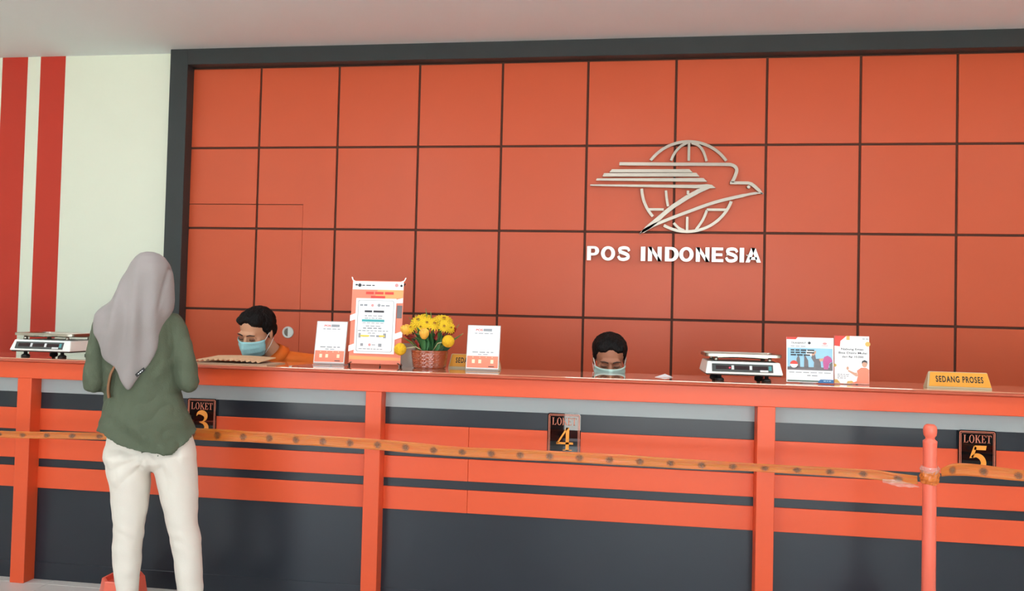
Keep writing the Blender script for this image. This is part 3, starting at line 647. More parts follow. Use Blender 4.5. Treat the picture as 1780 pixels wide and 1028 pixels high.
# ------------------------------------------------------------------ flower pot
M_pot = mat('glazed_brown_pot', (150,66,34), 0.14, spec=0.8, coat=1.0, coat_rough=0.08, var=0.08)
M_leaf = mat('leaf_green', (58,112,62), 0.5, var=0.2, scale=30); M_leafd = mat('leaf_dark_green', (36,82,52), 0.5, var=0.2, scale=30); M_grass = mat('leaf_grass', (106,140,74), 0.5, var=0.15, scale=30)
M_petal = mat('petal_yellow', (246,206,40), 0.55, var=0.08, scale=25); M_bud = mat('petal_amber', (240,180,70), 0.55, var=0.1, scale=20); M_core = mat('flower_core', (150,100,26), 0.7); M_ball = mat('ball_flower', (232,184,34), 0.8, var=0.12, scale=120, bump=0.8, bscale=160)
M_redleaf = mat('leaf_red', (150,44,34), 0.5, var=0.15); M_stem = mat('pale_stem', (190,186,140), 0.6)
fp = thing('flower_pot', 'brown dimpled pot of yellow artificial flowers on the counter', 'flower pot', (-0.942, 3.838, TOP))
prof = [(.070,0),(.080,.002),(.084,.010),(.0905,.082),(.0925,.086),(.0925,.090),(.087,.090),(.082,.070)]
V, F = lathe(prof, 64); 
# dimples hammered around the wall: rows of shallow bumps
pv = []
rings = 26; n = 96
for i in range(rings+1):
    z = .004+.082*i/rings; r0 = .0805+(.0105)*(i/rings)
    for k in range(n):
        a = 2*PI*k/n; rowk = i/rings*9; ph = (k/n*30+(0.5 if int(rowk) % 2 else 0)) % 1.0
        dz = rowk % 1.0; bmp = math.sin(PI*dz)*math.sin(PI*ph); r = r0+.0040*bmp; pv.append((r*math.cos(a), r*math.sin(a), z))
pf = [[i*n+k, i*n+(k+1) % n, (i+1)*n+(k+1) % n, (i+1)*n+k] for i in range(rings) for k in range(n)]
pf.append(list(range(n))[::-1])
rimv, rimf = [], []
obj('pot', join([(pv, pf), lathe([(.078,0),(.080,.0045)], 48), lathe([(.084,.083),(.0915,.083),(.0930,.087),(.0915,.0905),(.084,.0895)], 48), lathe([(.0,.070),(.088,.070),(.088,.074),(.0,.074)], 32)], True), M_pot, fp)
def blade(base, tip, w, m, name='leaf', bend=.03):
    b, t = Vector(base), Vector(tip); d = (t-b); side = d.cross(Vector((0.3,1,0.2))).normalized(); up = side.cross(d).normalized(); V, F = [], []; n = 7
    for i in range(n+1):
        s = i/n; c = b+d*s+up*bend*math.sin(PI*s)*0.6; ww = w*(math.sin(PI*min(.97, .12+.88*s))**.7)
        V += [c-side*ww/2, c+up*ww*.12, c+side*ww/2]
    for i in range(n): F += [[3*i,3*i+1,3*i+4,3*i+3],[3*i+1,3*i+2,3*i+5,3*i+4]]
    o = obj(name, mesh_from(V, F, smooth=True), m, fp); md = o.modifiers.new('s', 'SOLIDIFY'); md.thickness = .0008
    return o
rnd = random.Random(3)
for i in range(34):
    a = rnd.uniform(0, 2*PI); r0 = rnd.uniform(0, .05); sp = rnd.uniform(.05, .125); hh = rnd.uniform(.055, .13)
    sy_ = math.sin(a) if math.cos(a) > -.25 else -abs(math.sin(a))-.3
    blade((r0*math.cos(a), r0*math.sin(a), .075), (sp*math.cos(a)*(1 if math.cos(a) > -.25 else .8), sp*sy_*.8, .075+hh), rnd.uniform(.022, .036), M_leafd if i % 2 else M_leaf)
for bx, tx, tz, ty in ((-.02,-.105,.255,-.03),(-.03,-.070,.270,-.03),(-.01,-.022,.300,-.02),(.0,.012,.285,-.05),(-.02,-.05,.250,-.06),(.02,.155,.225,-.03),(.02,.175,.180,-.02),(.03,.120,.170,-.06),(.03,.105,.250,.0),(.02,.06,.24,-.06),(-.05,-.13,.15,-.05)):
    blade((bx, 0, .08), (tx, ty, tz), .011, M_grass, 'grass_blade')
for x, z in ((-.105,.150),(.06,.185),(-.02,.18),(.145,.205),(-.12,.165)): blade((x*.5,-.02,z-.04), (x,-.045,z), .034, M_redleaf, 'red_leaf')
def daisy(c, r, nrm, np=16, m=M_petal):
    c = Vector(c); q = Vector(nrm).normalized().to_track_quat('Z', 'Y').to_matrix(); V, F = [], []
    for layer, (rr, zz) in enumerate(((r, .0), (r*.8, .006), (r*.55, .012))):
        for k in range(np):
            a = 2*PI*(k+.5*layer)/np; w = 2*PI/np*.62; o = len(V)
            for rad, zo, ww in ((.12, .0, .5), (.55, .006, 1.0), (.9, .004-.003*layer, .9), (1.0, -.002, .35)):
                for sg in (-1, 1):
                    aa = a+sg*w*ww*.5/max(.35, rad)*.55; V.append(c+q @ Vector((rr*rad*math.cos(aa), rr*rad*math.sin(aa), zz+zo)))
            for i in range(3): F.append([o+2*i, o+2*i+1, o+2*i+3, o+2*i+2])
    f = obj('flower', mesh_from(V, F, smooth=True), m, fp); md = f.modifiers.new('s', 'SOLIDIFY'); md.thickness = .0012
    obj('flower_center', join([ell(c+q @ Vector((0,0,.008)), (r*.26, r*.26, r*.2), 12, 8)], True), M_core, f)
    obj('flower_stem', join([tube([(c.x*.25, c.y*.25, .075), (c.x*.7, c.y*.6, c.z*.6+.03), c-Vector(nrm).normalized()*.002], .0022, 6)], True), M_leafd, f)
for c, r, nn in (((-.052,-.030,.236),.048,(-.2,-.75,.75)), ((.072,-.020,.244),.050,(.25,-.45,.85)), ((-.005,-.045,.226),.038,(.1,-.9,.4)), ((.030,-.040,.222),.042,(.3,-.8,.5)), ((-.085,-.030,.200),.034,(-.5,-.7,.4)),
                 ((.110,-.035,.205),.032,(.6,-.7,.2)), ((-.04,.03,.252),.040,(-.1,-.3,.9)), ((.085,-.055,.212),.034,(.2,-.9,.2)), ((-.030,-.055,.205),.034,(-.2,-.9,.3))): daisy(c, r, nn)
for c, tl in (((-.118,-.03,.188),(-.3,-.3,1)), ((-.012,-.075,.172),(.1,-.5,.9))):
    c = Vector(c); q = Vector(tl).normalized().to_track_quat('Z', 'Y').to_matrix(); parts = []
    for k in range(6):
        a = 2*PI*k/6; parts.append(ell(c+q @ Vector((.010*math.cos(a), .010*math.sin(a), .0)), (.014,.014,.028), 10, 8, q @ Matrix.Rotation(.25, 3, Vector((-math.sin(a), math.cos(a), 0)))))
    f = obj('tulip_bud', join(parts, True), M_bud, fp); obj('flower_stem', join([tube([(c.x*.3, c.y*.3, .075), c-q @ Vector((0,0,.02))], .0022, 6)], True), M_leafd, f)
for c, s0 in (((-.132,-.075,.094),(-.055,-.07,.108)), ((.110,-.07,.140),(.055,-.06,.128))):
    me = join([ell(c, (.031,.031,.031), 24, 16)], True); f = obj('ball_flower', me, M_ball, fp); obj('flower_stem', join([tube([(s0[0]*.4, s0[1]*.5, .085), s0, c], .0022, 6)], True), M_stem, f)

# ------------------------------------------------------------------ barrier posts and tape
M_post = mat('salmon_pvc', (232,106,84), 0.28, spec=0.6, var=0.04)
def stanchion(loc, label):
    s = thing('barrier_post', label, 'barrier post', loc, 0, 'barrier posts')
    prof = [(.0,.10),(.026,.10),(.0245,.55),(.0245,.93),(.0255,.948),(.0255,.956),(.018,.962),(.016,.966),(.0175,.971),(.0225,.978),(.0245,.990),(.0245,1.004),(.021,1.014),(.014,1.020),(.0,1.022)]
    obj('post', join([lathe(prof[1:-1], 24)], True), M_post, s)
    V, F = lathe([(.112,0),(.112,.012),(.092,.135),(.088,.139),(.078,.139),(.074,.118),(.0,.118)], 8)
    V = [Matrix.Rotation(PI/8, 4, 'Z') @ Vector(v) for v in V]; obj('base', mesh_from(V, F), M_post, s)
    return s
post_r = stanchion((1.199, 3.20, 0), 'salmon round barrier post with a ball top in front of the right counter bay')
post_l = stanchion((-2.265, 3.385, 0), 'salmon barrier post base hidden behind the woman in green')

m = bpy.data.materials.new('barrier_tape_film'); m.use_nodes = True; nt = m.node_tree; b = nt.nodes['Principled BSDF']
uv = nt.nodes.new('ShaderNodeUVMap'); sep = nt.nodes.new('ShaderNodeSeparateXYZ'); nt.links.new(uv.outputs[0], sep.inputs[0])
def mth(op, a, b_=None):
    nd = nt.nodes.new('ShaderNodeMath'); nd.operation = op
    for i, v in enumerate((a, b_)):
        if v is None: continue
        if isinstance(v, (int, float)): nd.inputs[i].default_value = v
        else: nt.links.new(v, nd.inputs[i])
    return nd.outputs[0]
nz = nt.nodes.new('ShaderNodeTexNoise'); nz.inputs['Scale'].default_value = 110; nt.links.new(uv.outputs[0], nz.inputs['Vector'])
u1 = mth('MULTIPLY', mth('SUBTRACT', mth('FRACT', mth('DIVIDE', sep.outputs['X'], 0.126)), 0.5), 0.126/0.017)
v1 = mth('MULTIPLY', mth('SUBTRACT', sep.outputs['Y'], 0.45), 3.0)
dist = mth('ADD', mth('ADD', mth('MULTIPLY', u1, u1), mth('MULTIPLY', v1, v1)), mth('MULTIPLY', mth('SUBTRACT', nz.outputs['Fac'], 0.5), 4.5))
mk = nt.nodes.new('ShaderNodeMapRange'); mk.inputs['From Min'].default_value = 0.55; mk.inputs['From Max'].default_value = 1.1; nt.links.new(dist, mk.inputs['Value'])
n2 = nt.nodes.new('ShaderNodeTexNoise'); n2.inputs['Scale'].default_value = 3.5; n2.inputs['Detail'].default_value = 3; nt.links.new(uv.outputs[0], n2.inputs['Vector'])
cr = nt.nodes.new('ShaderNodeMix'); cr.data_type = 'RGBA'; cr.inputs['A'].default_value = (*lin((224,88,28)), 1); cr.inputs['B'].default_value = (*lin((206,140,52)), 1); nt.links.new(n2.outputs['Fac'], cr.inputs['Factor'])
mx = nt.nodes.new('ShaderNodeMix'); mx.data_type = 'RGBA'; mx.inputs['A'].default_value = (*lin((132,76,34)), 1); nt.links.new(mk.outputs[0], mx.inputs['Factor']); nt.links.new(cr.outputs['Result'], mx.inputs['B'])
nt.links.new(mx.outputs['Result'], b.inputs['Base Color']); b.inputs['Roughness'].default_value = 0.16; b.inputs['Alpha'].default_value = 0.78; b.inputs['Specular IOR Level'].default_value = 0.7
b.inputs['Transmission Weight'].default_value = 0.0
n3 = nt.nodes.new('ShaderNodeTexNoise'); n3.inputs['Scale'].default_value = 14; nt.links.new(uv.outputs[0], n3.inputs['Vector'])
bp = nt.nodes.new('ShaderNodeBump'); bp.inputs['Strength'].default_value = 0.5; bp.inputs['Distance'].default_value = 0.01; nt.links.new(n3.outputs['Fac'], bp.inputs['Height']); nt.links.new(bp.outputs['Normal'], b.inputs['Normal'])
M_tape = m
def ribbon(keys, name, label, seed):
    """keys: (x, y, z_mid, height, roll degrees)"""
    V, F, U = [], [], []; nS = 5; Ls = 0.0; prev = None; P = smoothline([Vector((k[0], k[1], k[2])) for k in keys], 14); Hs = smoothline([Vector((k[3], k[4], 0)) for k in keys], 14)
    for i, (p, h) in enumerate(zip(P, Hs)):
        if prev is not None: Ls += (p-prev).length
        prev = p; ro = math.radians(h.y)+.25*noise.noise((Ls*2.2, seed, 0))
        for j in range(nS+1):
            t = j/nS-.5; hh = h.x*(1+.12*noise.noise((Ls*3, seed+7, 1)))
            cr_ = .004*noise.noise((Ls*9, t*3, seed))
            V.append((p.x, p.y+t*hh*math.sin(ro)+cr_+.006*math.cos(t*PI), p.z+t*hh*math.cos(ro))); U.append((Ls, t+.5))
    n = len(P)
    for i in range(n-1):
        for j in range(nS): F.append([i*(nS+1)+j, (i+1)*(nS+1)+j, (i+1)*(nS+1)+j+1, i*(nS+1)+j+1])
    me = bpy.data.meshes.new(name); me.from_pydata(V, [], F); uvl = me.uv_layers.new(name='UVMap')
    for l in me.loops: uvl.data[l.index].uv = U[l.vertex_index]
    me.polygons.foreach_set('use_smooth', [True]*len(me.polygons)); me.update()
    o = obj(name, me, M_tape); md = o.modifiers.new('s', 'SOLIDIFY'); md.thickness = .0006
    tag(o, label, 'barrier tape', 'orange barrier tapes'); return o
ribbon([(-5.985,3.40,.80,.03,5),(-4.5,3.37,.79,.032,0),(-3.3,3.34,.783,.032,0),(-2.86,3.33,.781,.032,0),(-2.57,3.33,.789,.032,4),(-2.38,3.355,.790,.032,0),(-2.300,3.362,.795,.034,0)], 'barrier_tape', 'orange plastic barrier tape stretched left of the woman in green', 1.0)
tm = ribbon([(-2.228,3.350,.818,.046,0),(-2.16,3.345,.825,.050,4),(-1.87,3.32,.828,.052,6),(-1.58,3.31,.828,.050,-8),(-1.10,3.30,.824,.046,4),(-.92,3.30,.818,.048,0),(-.66,3.30,.809,.042,4),(-.17,3.30,.809,.043,0),(.31,3.30,.804,.041,3),(.56,3.30,.803,.034,-4),(.98,3.28,.803,.036,0),(1.09,3.25,.798,.040,20),(1.158,3.205,.803,.030,10)], 'barrier_tape', 'orange plastic barrier tape with dark printed marks stretched across the middle of the counter', 2.0)
ribbon([(1.240,3.195,.838,.030,10),(1.30,3.23,.845,.048,5),(1.39,3.25,.843,.048,0),(1.56,3.25,.831,.042,0),(1.9,3.26,.815,.040,0),(3.0,3.28,.81,.04,0),(4.59,3.32,.82,.04,0)], 'barrier_tape', 'orange plastic barrier tape running right from the round barrier post past the sign LOKET 5', 3.0)
M_clear = mat('clear_film', (226,200,190), 0.08, alpha=0.35, spec=0.8)
def knot(c, rad, hgt, seed, m, r0, name, parent):
    V, F = [], []; n, k_ = 28, 9
    for i in range(k_):
        for j in range(n):
            a = 2*PI*j/n; r = rad-.002+.006*noise.noise((math.cos(a)*3, math.sin(a)*3+seed, i*.9))+.004*math.sin(PI*i/(k_-1)); V.append((c[0]+r*math.cos(a), c[1]+r*math.sin(a), c[2]+hgt*(i/(k_-1)-.5)+.006*noise.noise((a, i, seed))))
    for i in range(k_-1):
        for j in range(n): F.append([i*n+j, i*n+(j+1) % n, (i+1)*n+(j+1) % n, (i+1)*n+j])
    return obj(name, mesh_from(V, F), m, parent)
knot((0,0,.818), .0315, .052, 1.3, M_tape, 0, 'tape_wrap', post_r); knot((0,0,.845), .031, .03, 4.3, M_clear, 0, 'tape_wrap', post_r)
knot((0,0,.81), .0315, .05, 2.3, M_tape, 0, 'tape_wrap', post_l)
V, F = [], []; 
for i in range(13):
    t = i/12; x = 1.035+.125*t; w = (.017+.010*noise.noise((t*7, 3, 1)))*math.sin(PI*min(1, .15+.8*t))
    for j in range(5): V.append((x, 3.222-.02*t+.016*noise.noise((x*60, j*.9, 2)), .790-.012*t+(j/4-.5)*w*1.4+.004*noise.noise((x*70, j, 5))))
for i in range(12):
    for j in range(4): F.append([i*5+j, (i+1)*5+j, (i+1)*5+j+1, i*5+j+1])
obj('clear_tape_tail', mesh_from(V, F), M_clear, tm)

# ------------------------------------------------------------------ people
M_skin = mat('skin', (196,146,116), 0.5, spec=0.35, var=0.05, scale=20)
M_skin2 = mat('skin_tan_shaded', (160,108,84), 0.5, spec=0.35, var=0.05, scale=20)  # shade on the middle clerk is put into this darker skin colour
M_hair = mat('black_hair', (16,13,13), 0.65, spec=0.2, var=0.2, scale=60, bump=0.6, bscale=120, stretch=(1,1,.3))
M_brow = mat('dark_brow', (52,34,28), 0.7)
M_lid = mat('eyelid_shade', (138,92,72), 0.6)
M_mask = mat('mask_blue', (150,206,214), 0.75, var=0.04, scale=40, bump=0.15, bscale=180)
M_maskw = mat('mask_pale', (186,216,208), 0.75, var=0.04, scale=40)
M_strap = mat('mask_strap', (236,236,232), 0.6)
M_shirt = mat('orange_shirt', (236,112,30), 0.75, var=0.06, scale=15, bump=0.2, bscale=30)
M_trdark = mat('dark_trousers', (40,42,50), 0.8); M_shoe = mat('dark_shoe', (34,30,30), 0.5)
def T(x, y, z): return Matrix.Translation((x, y, z))
def head_parts(M):
    P = [ell((0,.012,.148), (.074,.092,.080), 28, 18), ell((0,-.018,.090), (.062,.070,.084), 24, 16), ell((0,-.048,.028), (.036,.036,.030)), ell((0,-.020,.045), (.054,.055,.045)),
         ell((0,-.076,.134), (.050,.018,.014)), ell((.036,-.056,.088), (.026,.026,.026)), ell((-.036,-.056,.088), (.026,.026,.026)),
         capsule([(0,-.086,.122),(0,-.096,.104),(0,-.106,.084)], [.008,.010,.013], 12), ell((.012,-.094,.080), (.009,.012,.008)), ell((-.012,-.094,.080), (.009,.012,.008)),
         ell((.031,-.074,.112), (.017,.012,.012)), ell((-.031,-.074,.112), (.017,.012,.012)), ell((0,-.084,.052), (.024,.010,.007)), ell((0,-.083,.044), (.020,.010,.007))]
    for s in (-1, 1):
        P.append(ell((s*.074,.014,.106), (.009,.019,.033), 16, 10, Matrix.Rotation(s*.35, 3, 'Z') @ Matrix.Rotation(-.12, 3, 'X')))
    return [xf(p, M) for p in P]
def hand_parts(M, side, curl=.35, k=1.0):
    """palm at the origin, fingers along +Y, back of the hand up (+Z); side = +1 thumb towards +X"""
    P = [ell((0,.045,0), (.040,.050,.014), 18, 12), capsule([(0,-.02,0),(0,.02,0)], [.024,.028], 12)]
    for i, (x, L, r) in enumerate(((.029,.068,.0085),(.010,.076,.009),(-.009,.070,.0088),(-.027,.055,.0078))):
        b = Vector((side*x, .085, .002)); pts = [Vector((side*x*.9, .055, .0)), b]; a = 0
        for f in (.45, .32, .23): a -= curl*.8; pts.append(pts[-1]+Vector((side*x*.06, L*f*math.cos(a), L*f*math.sin(a))))
        P.append(capsule(pts, [r*1.1, r*1.05, r, r*.92, r*.82], 10))
    P.append(capsule([(side*.026,.018,-.004),(side*.050,.046,-.012),(side*.056,.072,-.018),(side*.050,.094,-.022)], [.013,.012,.010,.008], 10))
    S = Matrix.Scale(k, 4); return [xf(p, M @ S) for p in P]
def foot_parts(x, y, z=0.0, fwd=1, turn=0):
    M = T(x, y, z) @ Matrix.Rotation(turn, 4, 'Z')
    return [xf(p, M) for p in (ell((0, fwd*.05, .032), (.040,.115,.030)), ell((0, -fwd*.035, .040), (.033,.040,.038)), ell((0, fwd*.10, .022), (.046,.065,.020)))]
def to(p, q):
    """frame whose +Y runs from p to q, +Z as upright as can be"""
    y = (Vector(q)-Vector(p)).normalized(); x = y.cross(Vector((0,0,1))).normalized(); z = x.cross(y)
    return Matrix.Translation(p) @ Matrix((x, y, z)).transposed().to_4x4()

# --- woman at the counter, seen from behind
WX, WY = -2.03, 3.12
HEADM = T(-2.02, 3.135, 1.405) @ Matrix.Rotation(PI-0.25, 4, 'Z') @ Matrix.Rotation(.22, 4, 'X')
sL, eL, wL = Vector((-2.225,3.125,1.305)), Vector((-2.252,3.085,1.075)), Vector((-2.150,3.395,1.115))
sR, eR, wR = Vector((-1.905,3.125,1.295)), Vector((-1.822,3.085,1.080)), Vector((-1.915,3.400,1.130))
hL = wL+Vector((.035,.14,.025)); hR = wR+Vector((-.03,.14,.02))
body = head_parts(HEADM)
body += [tube([(-2.03,3.13,1.30),(-2.025,3.135,1.44)], [.055,.050], 14), loft([(1.35,-2.13,-1.95,3.13,.06),(1.30,-2.20,-1.89,3.13,.085),(1.15,-2.17,-1.92,3.12,.095),(1.0,-2.15,-1.90,3.12,.085),(.86,-2.19,-1.82,3.10,.10),(.78,-2.17,-1.82,3.10,.10)]),
         capsule([sL, eL], [.038,.034]), capsule([eL, wL], [.038,.026]), capsule([sR, eR], [.036,.034]), capsule([eR, wR], [.038,.026]),
         capsule([(-2.10,3.10,.80),(-2.075,3.09,.47),(-2.07,3.11,.07)], [.075,.052,.034]), capsule([(-1.88,3.10,.80),(-1.825,3.08,.46),(-1.775,3.07,.07)], [.075,.052,.034])]
body += hand_parts(to(wL, hL), 1, .25, .92)+hand_parts(to(wR, hR), -1, .25, .92)+foot_parts(-2.068, 3.13, .012)+foot_parts(-1.772, 3.09, .012)
woman = obj('person', union(body, .0048, 2), M_skin); tag(woman, 'person in grey headscarf, green jacket and cream trousers standing with back to the viewer', 'person')
# trousers
def hips(py): return py
tr = [loft([(.93,-2.17,-1.83,3.10,.085),(.86,-2.190,-1.800,3.10,.100),(.80,-2.200,-1.776,3.095,.112),(.765,-2.203,-1.769,3.092,.118),(.74,-2.196,-1.766,3.092,.110),(.70,-2.10,-1.86,3.10,.05)], 32, 2.4),
      loft([(.80,-2.196,-1.985,3.095,.104),(.761,-2.204,-1.983,3.09,.115),(.731,-2.194,-1.982,3.09,.110),(.685,-2.183,-1.981,3.09,.105),(.646,-2.168,-1.980,3.09,.100),(.559,-2.157,-1.986,3.09,.092),(.473,-2.147,-1.998,3.095,.085),(.440,-2.146,-2.002,3.10,.083),(.379,-2.149,-2.010,3.10,.078),(.276,-2.140,-2.015,3.10,.070),(.198,-2.124,-2.021,3.10,.063),(.10,-2.116,-2.022,3.10,.058),(.055,-2.114,-2.020,3.10,.058)], 28, 2.1),
      loft([(.80,-1.985,-1.779,3.095,.104),(.771,-1.980,-1.769,3.09,.116),(.720,-1.970,-1.762,3.09,.110),(.681,-1.960,-1.758,3.09,.105),(.601,-1.936,-1.751,3.085,.096),(.463,-1.897,-1.749,3.08,.084),(.397,-1.878,-1.728,3.08,.080),(.327,-1.861,-1.726,3.08,.075),(.250,-1.846,-1.716,3.075,.070),(.197,-1.835,-1.711,3.075,.066),(.10,-1.822,-1.712,3.07,.060),(.055,-1.818,-1.714,3.07,.060)], 28, 2.1)]
tm_ = union(tr, .006, 3)
def wr(co):
    f = 0
    for cx in ((-2.0),):
        d = Vector((co.x-cx, co.z-.80)); r = d.length; a = math.atan2(d.x, -d.y)
        f += .0085*math.exp(-((r-.11)/.10)**2)*(abs(math.sin(5*a+16*r+1.5*noise.noise((co.x*8,0,co.z*8))))-.5)*(1 if co.y < 3.1 else .4)
    f += .0035*noise.noise((co.x*9, co.y*9, co.z*5))+.0016*math.exp(-((co.z-.43)/.05)**2)*math.sin(co.z*110+co.x*70+4*noise.noise((co.x*12,0,co.z*9)))
    f += .004*noise.noise((co.x*16+co.z*16, co.y*14, co.z*14-co.x*10))
    return f
displace(tm_, wr)
M_trous = mat('cream_trousers', (216,208,198), 0.85, var=0.03, scale=10, bump=0.12, bscale=260)
obj('trousers', tm_, M_trous, woman)
# jacket: body with shirt-tail hem, sleeves bent forward
def hem(x, y):
    t = (x+1.90); back = max(0, min(1, (3.16-y)/.12)); zb = .785+ (4.7 if t > 0 else 1.04)*t*t; zb = min(zb, .875); return zb*back+.865*(1-back)
def up(f, dz): return lambda x, y: f(x, y)+dz
JT = [(1.385,-2.09,-1.97,3.13,.05),(1.372,-2.16,-1.91,3.13,.065),(1.344,-2.216,-1.875,3.128,.085),(1.296,-2.236,-1.868,3.125,.105),(1.234,-2.236,-1.868,3.12,.115),(1.159,-2.231,-1.873,3.12,.118),(1.085,-2.222,-1.872,3.12,.118),(1.011,-2.214,-1.846,3.115,.120),(.972,-2.215,-1.826,3.11,.126),(.938,-2.219,-1.809,3.105,.133),(up(hem,.04),-2.231,-1.786,3.10,.148),(hem,-2.240,-1.768,3.098,.156),(up(hem,.035),-2.14,-1.86,3.10,.060)]
sleeve = [loft([(1.375,-2.21,-2.15,3.13,.03),(1.357,-2.262,-2.15,3.13,.052),(1.329,-2.279,-2.16,3.125,.062),(1.286,-2.294,-2.18,3.12,.064),(1.223,-2.302,-2.19,3.11,.064),(1.138,-2.307,-2.198,3.10,.062),(1.085,-2.307,-2.203,3.10,.060),(1.050,-2.300,-2.208,3.105,.052),(1.034,-2.285,-2.218,3.11,.036)], 24, 2.1),
          loft([(1.378,-1.93,-1.885,3.13,.03),(1.365,-1.94,-1.872,3.13,.050),(1.348,-1.945,-1.858,3.13,.058),(1.311,-1.935,-1.838,3.125,.062),(1.250,-1.918,-1.812,3.115,.063),(1.181,-1.902,-1.787,3.105,.063),(1.120,-1.890,-1.768,3.10,.062),(1.080,-1.882,-1.764,3.10,.060),(1.055,-1.870,-1.772,3.105,.052),(1.040,-1.855,-1.788,3.11,.036)], 24, 2.1),
          capsule([eL+Vector((0,.0,.005)), eL.lerp(wL, .5), eL.lerp(wL, .93)], [.050,.044,.036], 16), capsule([eR+Vector((0,.0,.005)), eR.lerp(wR, .5), eR.lerp(wR, .93)], [.052,.044,.036], 16)]
jk = union([loft(JT, 36, 2.25)]+sleeve, .0055, 2)
def jw(co):
    f = .004*noise.noise((co.x*10, co.y*10, co.z*6+3))+.0025*noise.noise((co.x*26, co.y*20, co.z*16))
    if co.y < 3.12 and co.z < 1.05:
        d = (co.z-.90)+.62*(co.x+2.05); f += .016*math.exp(-((d)/.035)**2)*max(0, 1-abs(co.x+2.02)/.22)-.008*math.exp(-((d+.045)/.03)**2)*max(0, 1-abs(co.x+2.02)/.22)
    f += .013*(abs(noise.noise((co.x*11+co.z*8, co.y*9, co.z*13-co.x*9)))-.25)
    if co.x < -2.20 or co.x > -1.90: f += .0032*math.sin(co.z*62+co.x*18+co.y*14)*math.exp(-((co.z-1.12)/.09)**2)
    return f
displace(jk, jw)
M_jacket = mat('olive_jacket', (82,90,72), 0.85, var=0.08, scale=14, bump=0.22, bscale=220)
obj('jacket', jk, M_jacket, woman)
# headscarf draped over the head and down the back to a point
HJ = [(1.640,-2.05,-2.012,3.14,.022),(1.633,-2.078,-1.985,3.14,.052),(1.617,-2.096,-1.958,3.135,.078),(1.587,-2.116,-1.932,3.13,.102),(1.547,-2.134,-1.914,3.125,.114),(1.494,-2.166,-1.906,3.115,.114),(1.431,-2.198,-1.904,3.10,.112),(1.391,-2.230,-1.906,3.085,.115),(1.361,-2.252,-1.916,3.075,.112),(1.328,-2.254,-1.932,3.06,.100),(1.285,-2.250,-1.958,3.035,.070),(1.235,-2.232,-1.965,3.015,.042),(1.196,-2.205,-1.977,3.008,.030),(1.151,-2.166,-1.996,3.004,.022),(1.104,-2.128,-2.031,3.001,.017),(1.074,-2.098,-2.062,3.000,.013),(1.060,-2.086,-2.078,2.998,.010)]
hj = union([loft(HJ, 40, 2.15)], .0055, 3)
def hw(co):
    g = min(1, max(0, (1.60-co.z)/.2)); f = g*.0075*math.sin(co.x*66+(co.z-1.3)*14*(co.x+2.03)*6+2.2*noise.noise((co.x*5, 0, co.z*3)))*(1 if co.y < 3.1 else .3)
    f += .004*noise.noise((co.x*12, co.y*8, co.z*4+9))
    if co.y < 3.15: f += .006*math.exp(-((co.x+1.945-.20*(co.z-1.47))/.010)**2)*min(1, max(0, (co.z-1.36)/.05))*-1
    return f
displace(hj, hw)
M_scarf = mat('grey_lilac_scarf', (146,138,137), 0.85, var=0.04, scale=12, bump=0.12, bscale=320)
hs_ = obj('headscarf', hj, M_scarf, woman)
tg = join([prism([(-.024,-.0075),(.024,-.0075),(.024,.0075),(-.024,.0075)], 0, .0012)]); TG = T(-2.028,2.976,1.1285) @ Matrix.Rotation(.12, 4, 'Z') @ Matrix.Rotation(-math.radians(38), 4, 'Y')
tg.transform(TG); lb = obj('label_tag', tg, mat('black_tag', (30,30,32), 0.6), hs_)
obj('tag_text', join([xf(p, TG) for p in polys(words(-.013,.013,-.0015,.003,3,51,.4), -.0004, 0, 1, 1, 0, 0)]), M_white2, lb)
M_strapb = mat('tan_leather', (128,84,52), 0.6)
obj('bag_strap', join([stroke([(p.x, p.y) for p in smoothline([(-2.150,1.150),(-2.165,1.120),(-2.172,1.090),(-2.175,1.050),(-2.170,1.02)], 5)], .009, 3.000, 3.04)]), M_strapb, woman)
for x, y in ((-2.068,3.13),(-1.772,3.09)):
    sh = union([xf(p, T(0,0,0)) for p in (ell((x,y+.045,.036), (.050,.128,.036)), ell((x,y-.040,.040), (.044,.050,.040)), loft([(.0,x-.048,x+.048,y+.035,.135),(.014,x-.048,x+.048,y+.035,.135)], 24))], .006, 2); obj('shoe', sh, M_shoe, woman)

# she stands turned a little to the left of the counter's square
TURN = T(-2.003, 3.10, 0) @ Matrix.Rotation(math.radians(25), 4, 'Z') @ Matrix.Diagonal((.84, 1, 1, 1)) @ T(-2.02, 3.10, 0).inverted()
for o in [woman]+list(woman.children_recursive): o.data.transform(TURN)

# --- seated clerks behind the counter
def face_grid(M, a0, a1, z0, z1, off, nu=22, nv=12):
    """curved patch over the lower face (mask), pleated"""
    V, F = [], []
    for j in range(nv+1):
        v = j/nv; z = z0+(z1-z0)*v; wk = 1.0-.26*max(0, .45-v)/.45
        for i in range(nu+1):
            a = math.radians(a0+(a1-a0)*i/nu); k = math.cos(a)
            nose = .029*math.exp(-(a/.30)**2)*math.sin(PI*min(1, v*.62+.18))
            r = .0015*math.sin(v*PI*7)
            y = -.018-(.074*wk+off+r)*k-nose; x = (.066*wk+off+r)*math.sin(a)
            zz = z+.012*math.exp(-(a/.35)**2)*(v-.1)-.010*(1-k)*(v-.6)
            V.append(M @ Vector((x, y, zz)))
    for j in range(nv):
        for i in range(nu): F.append([j*(nu+1)+i, j*(nu+1)+i+1, (j+1)*(nu+1)+i+1, (j+1)*(nu+1)+i])
    return mesh_from(V, F, smooth=True)
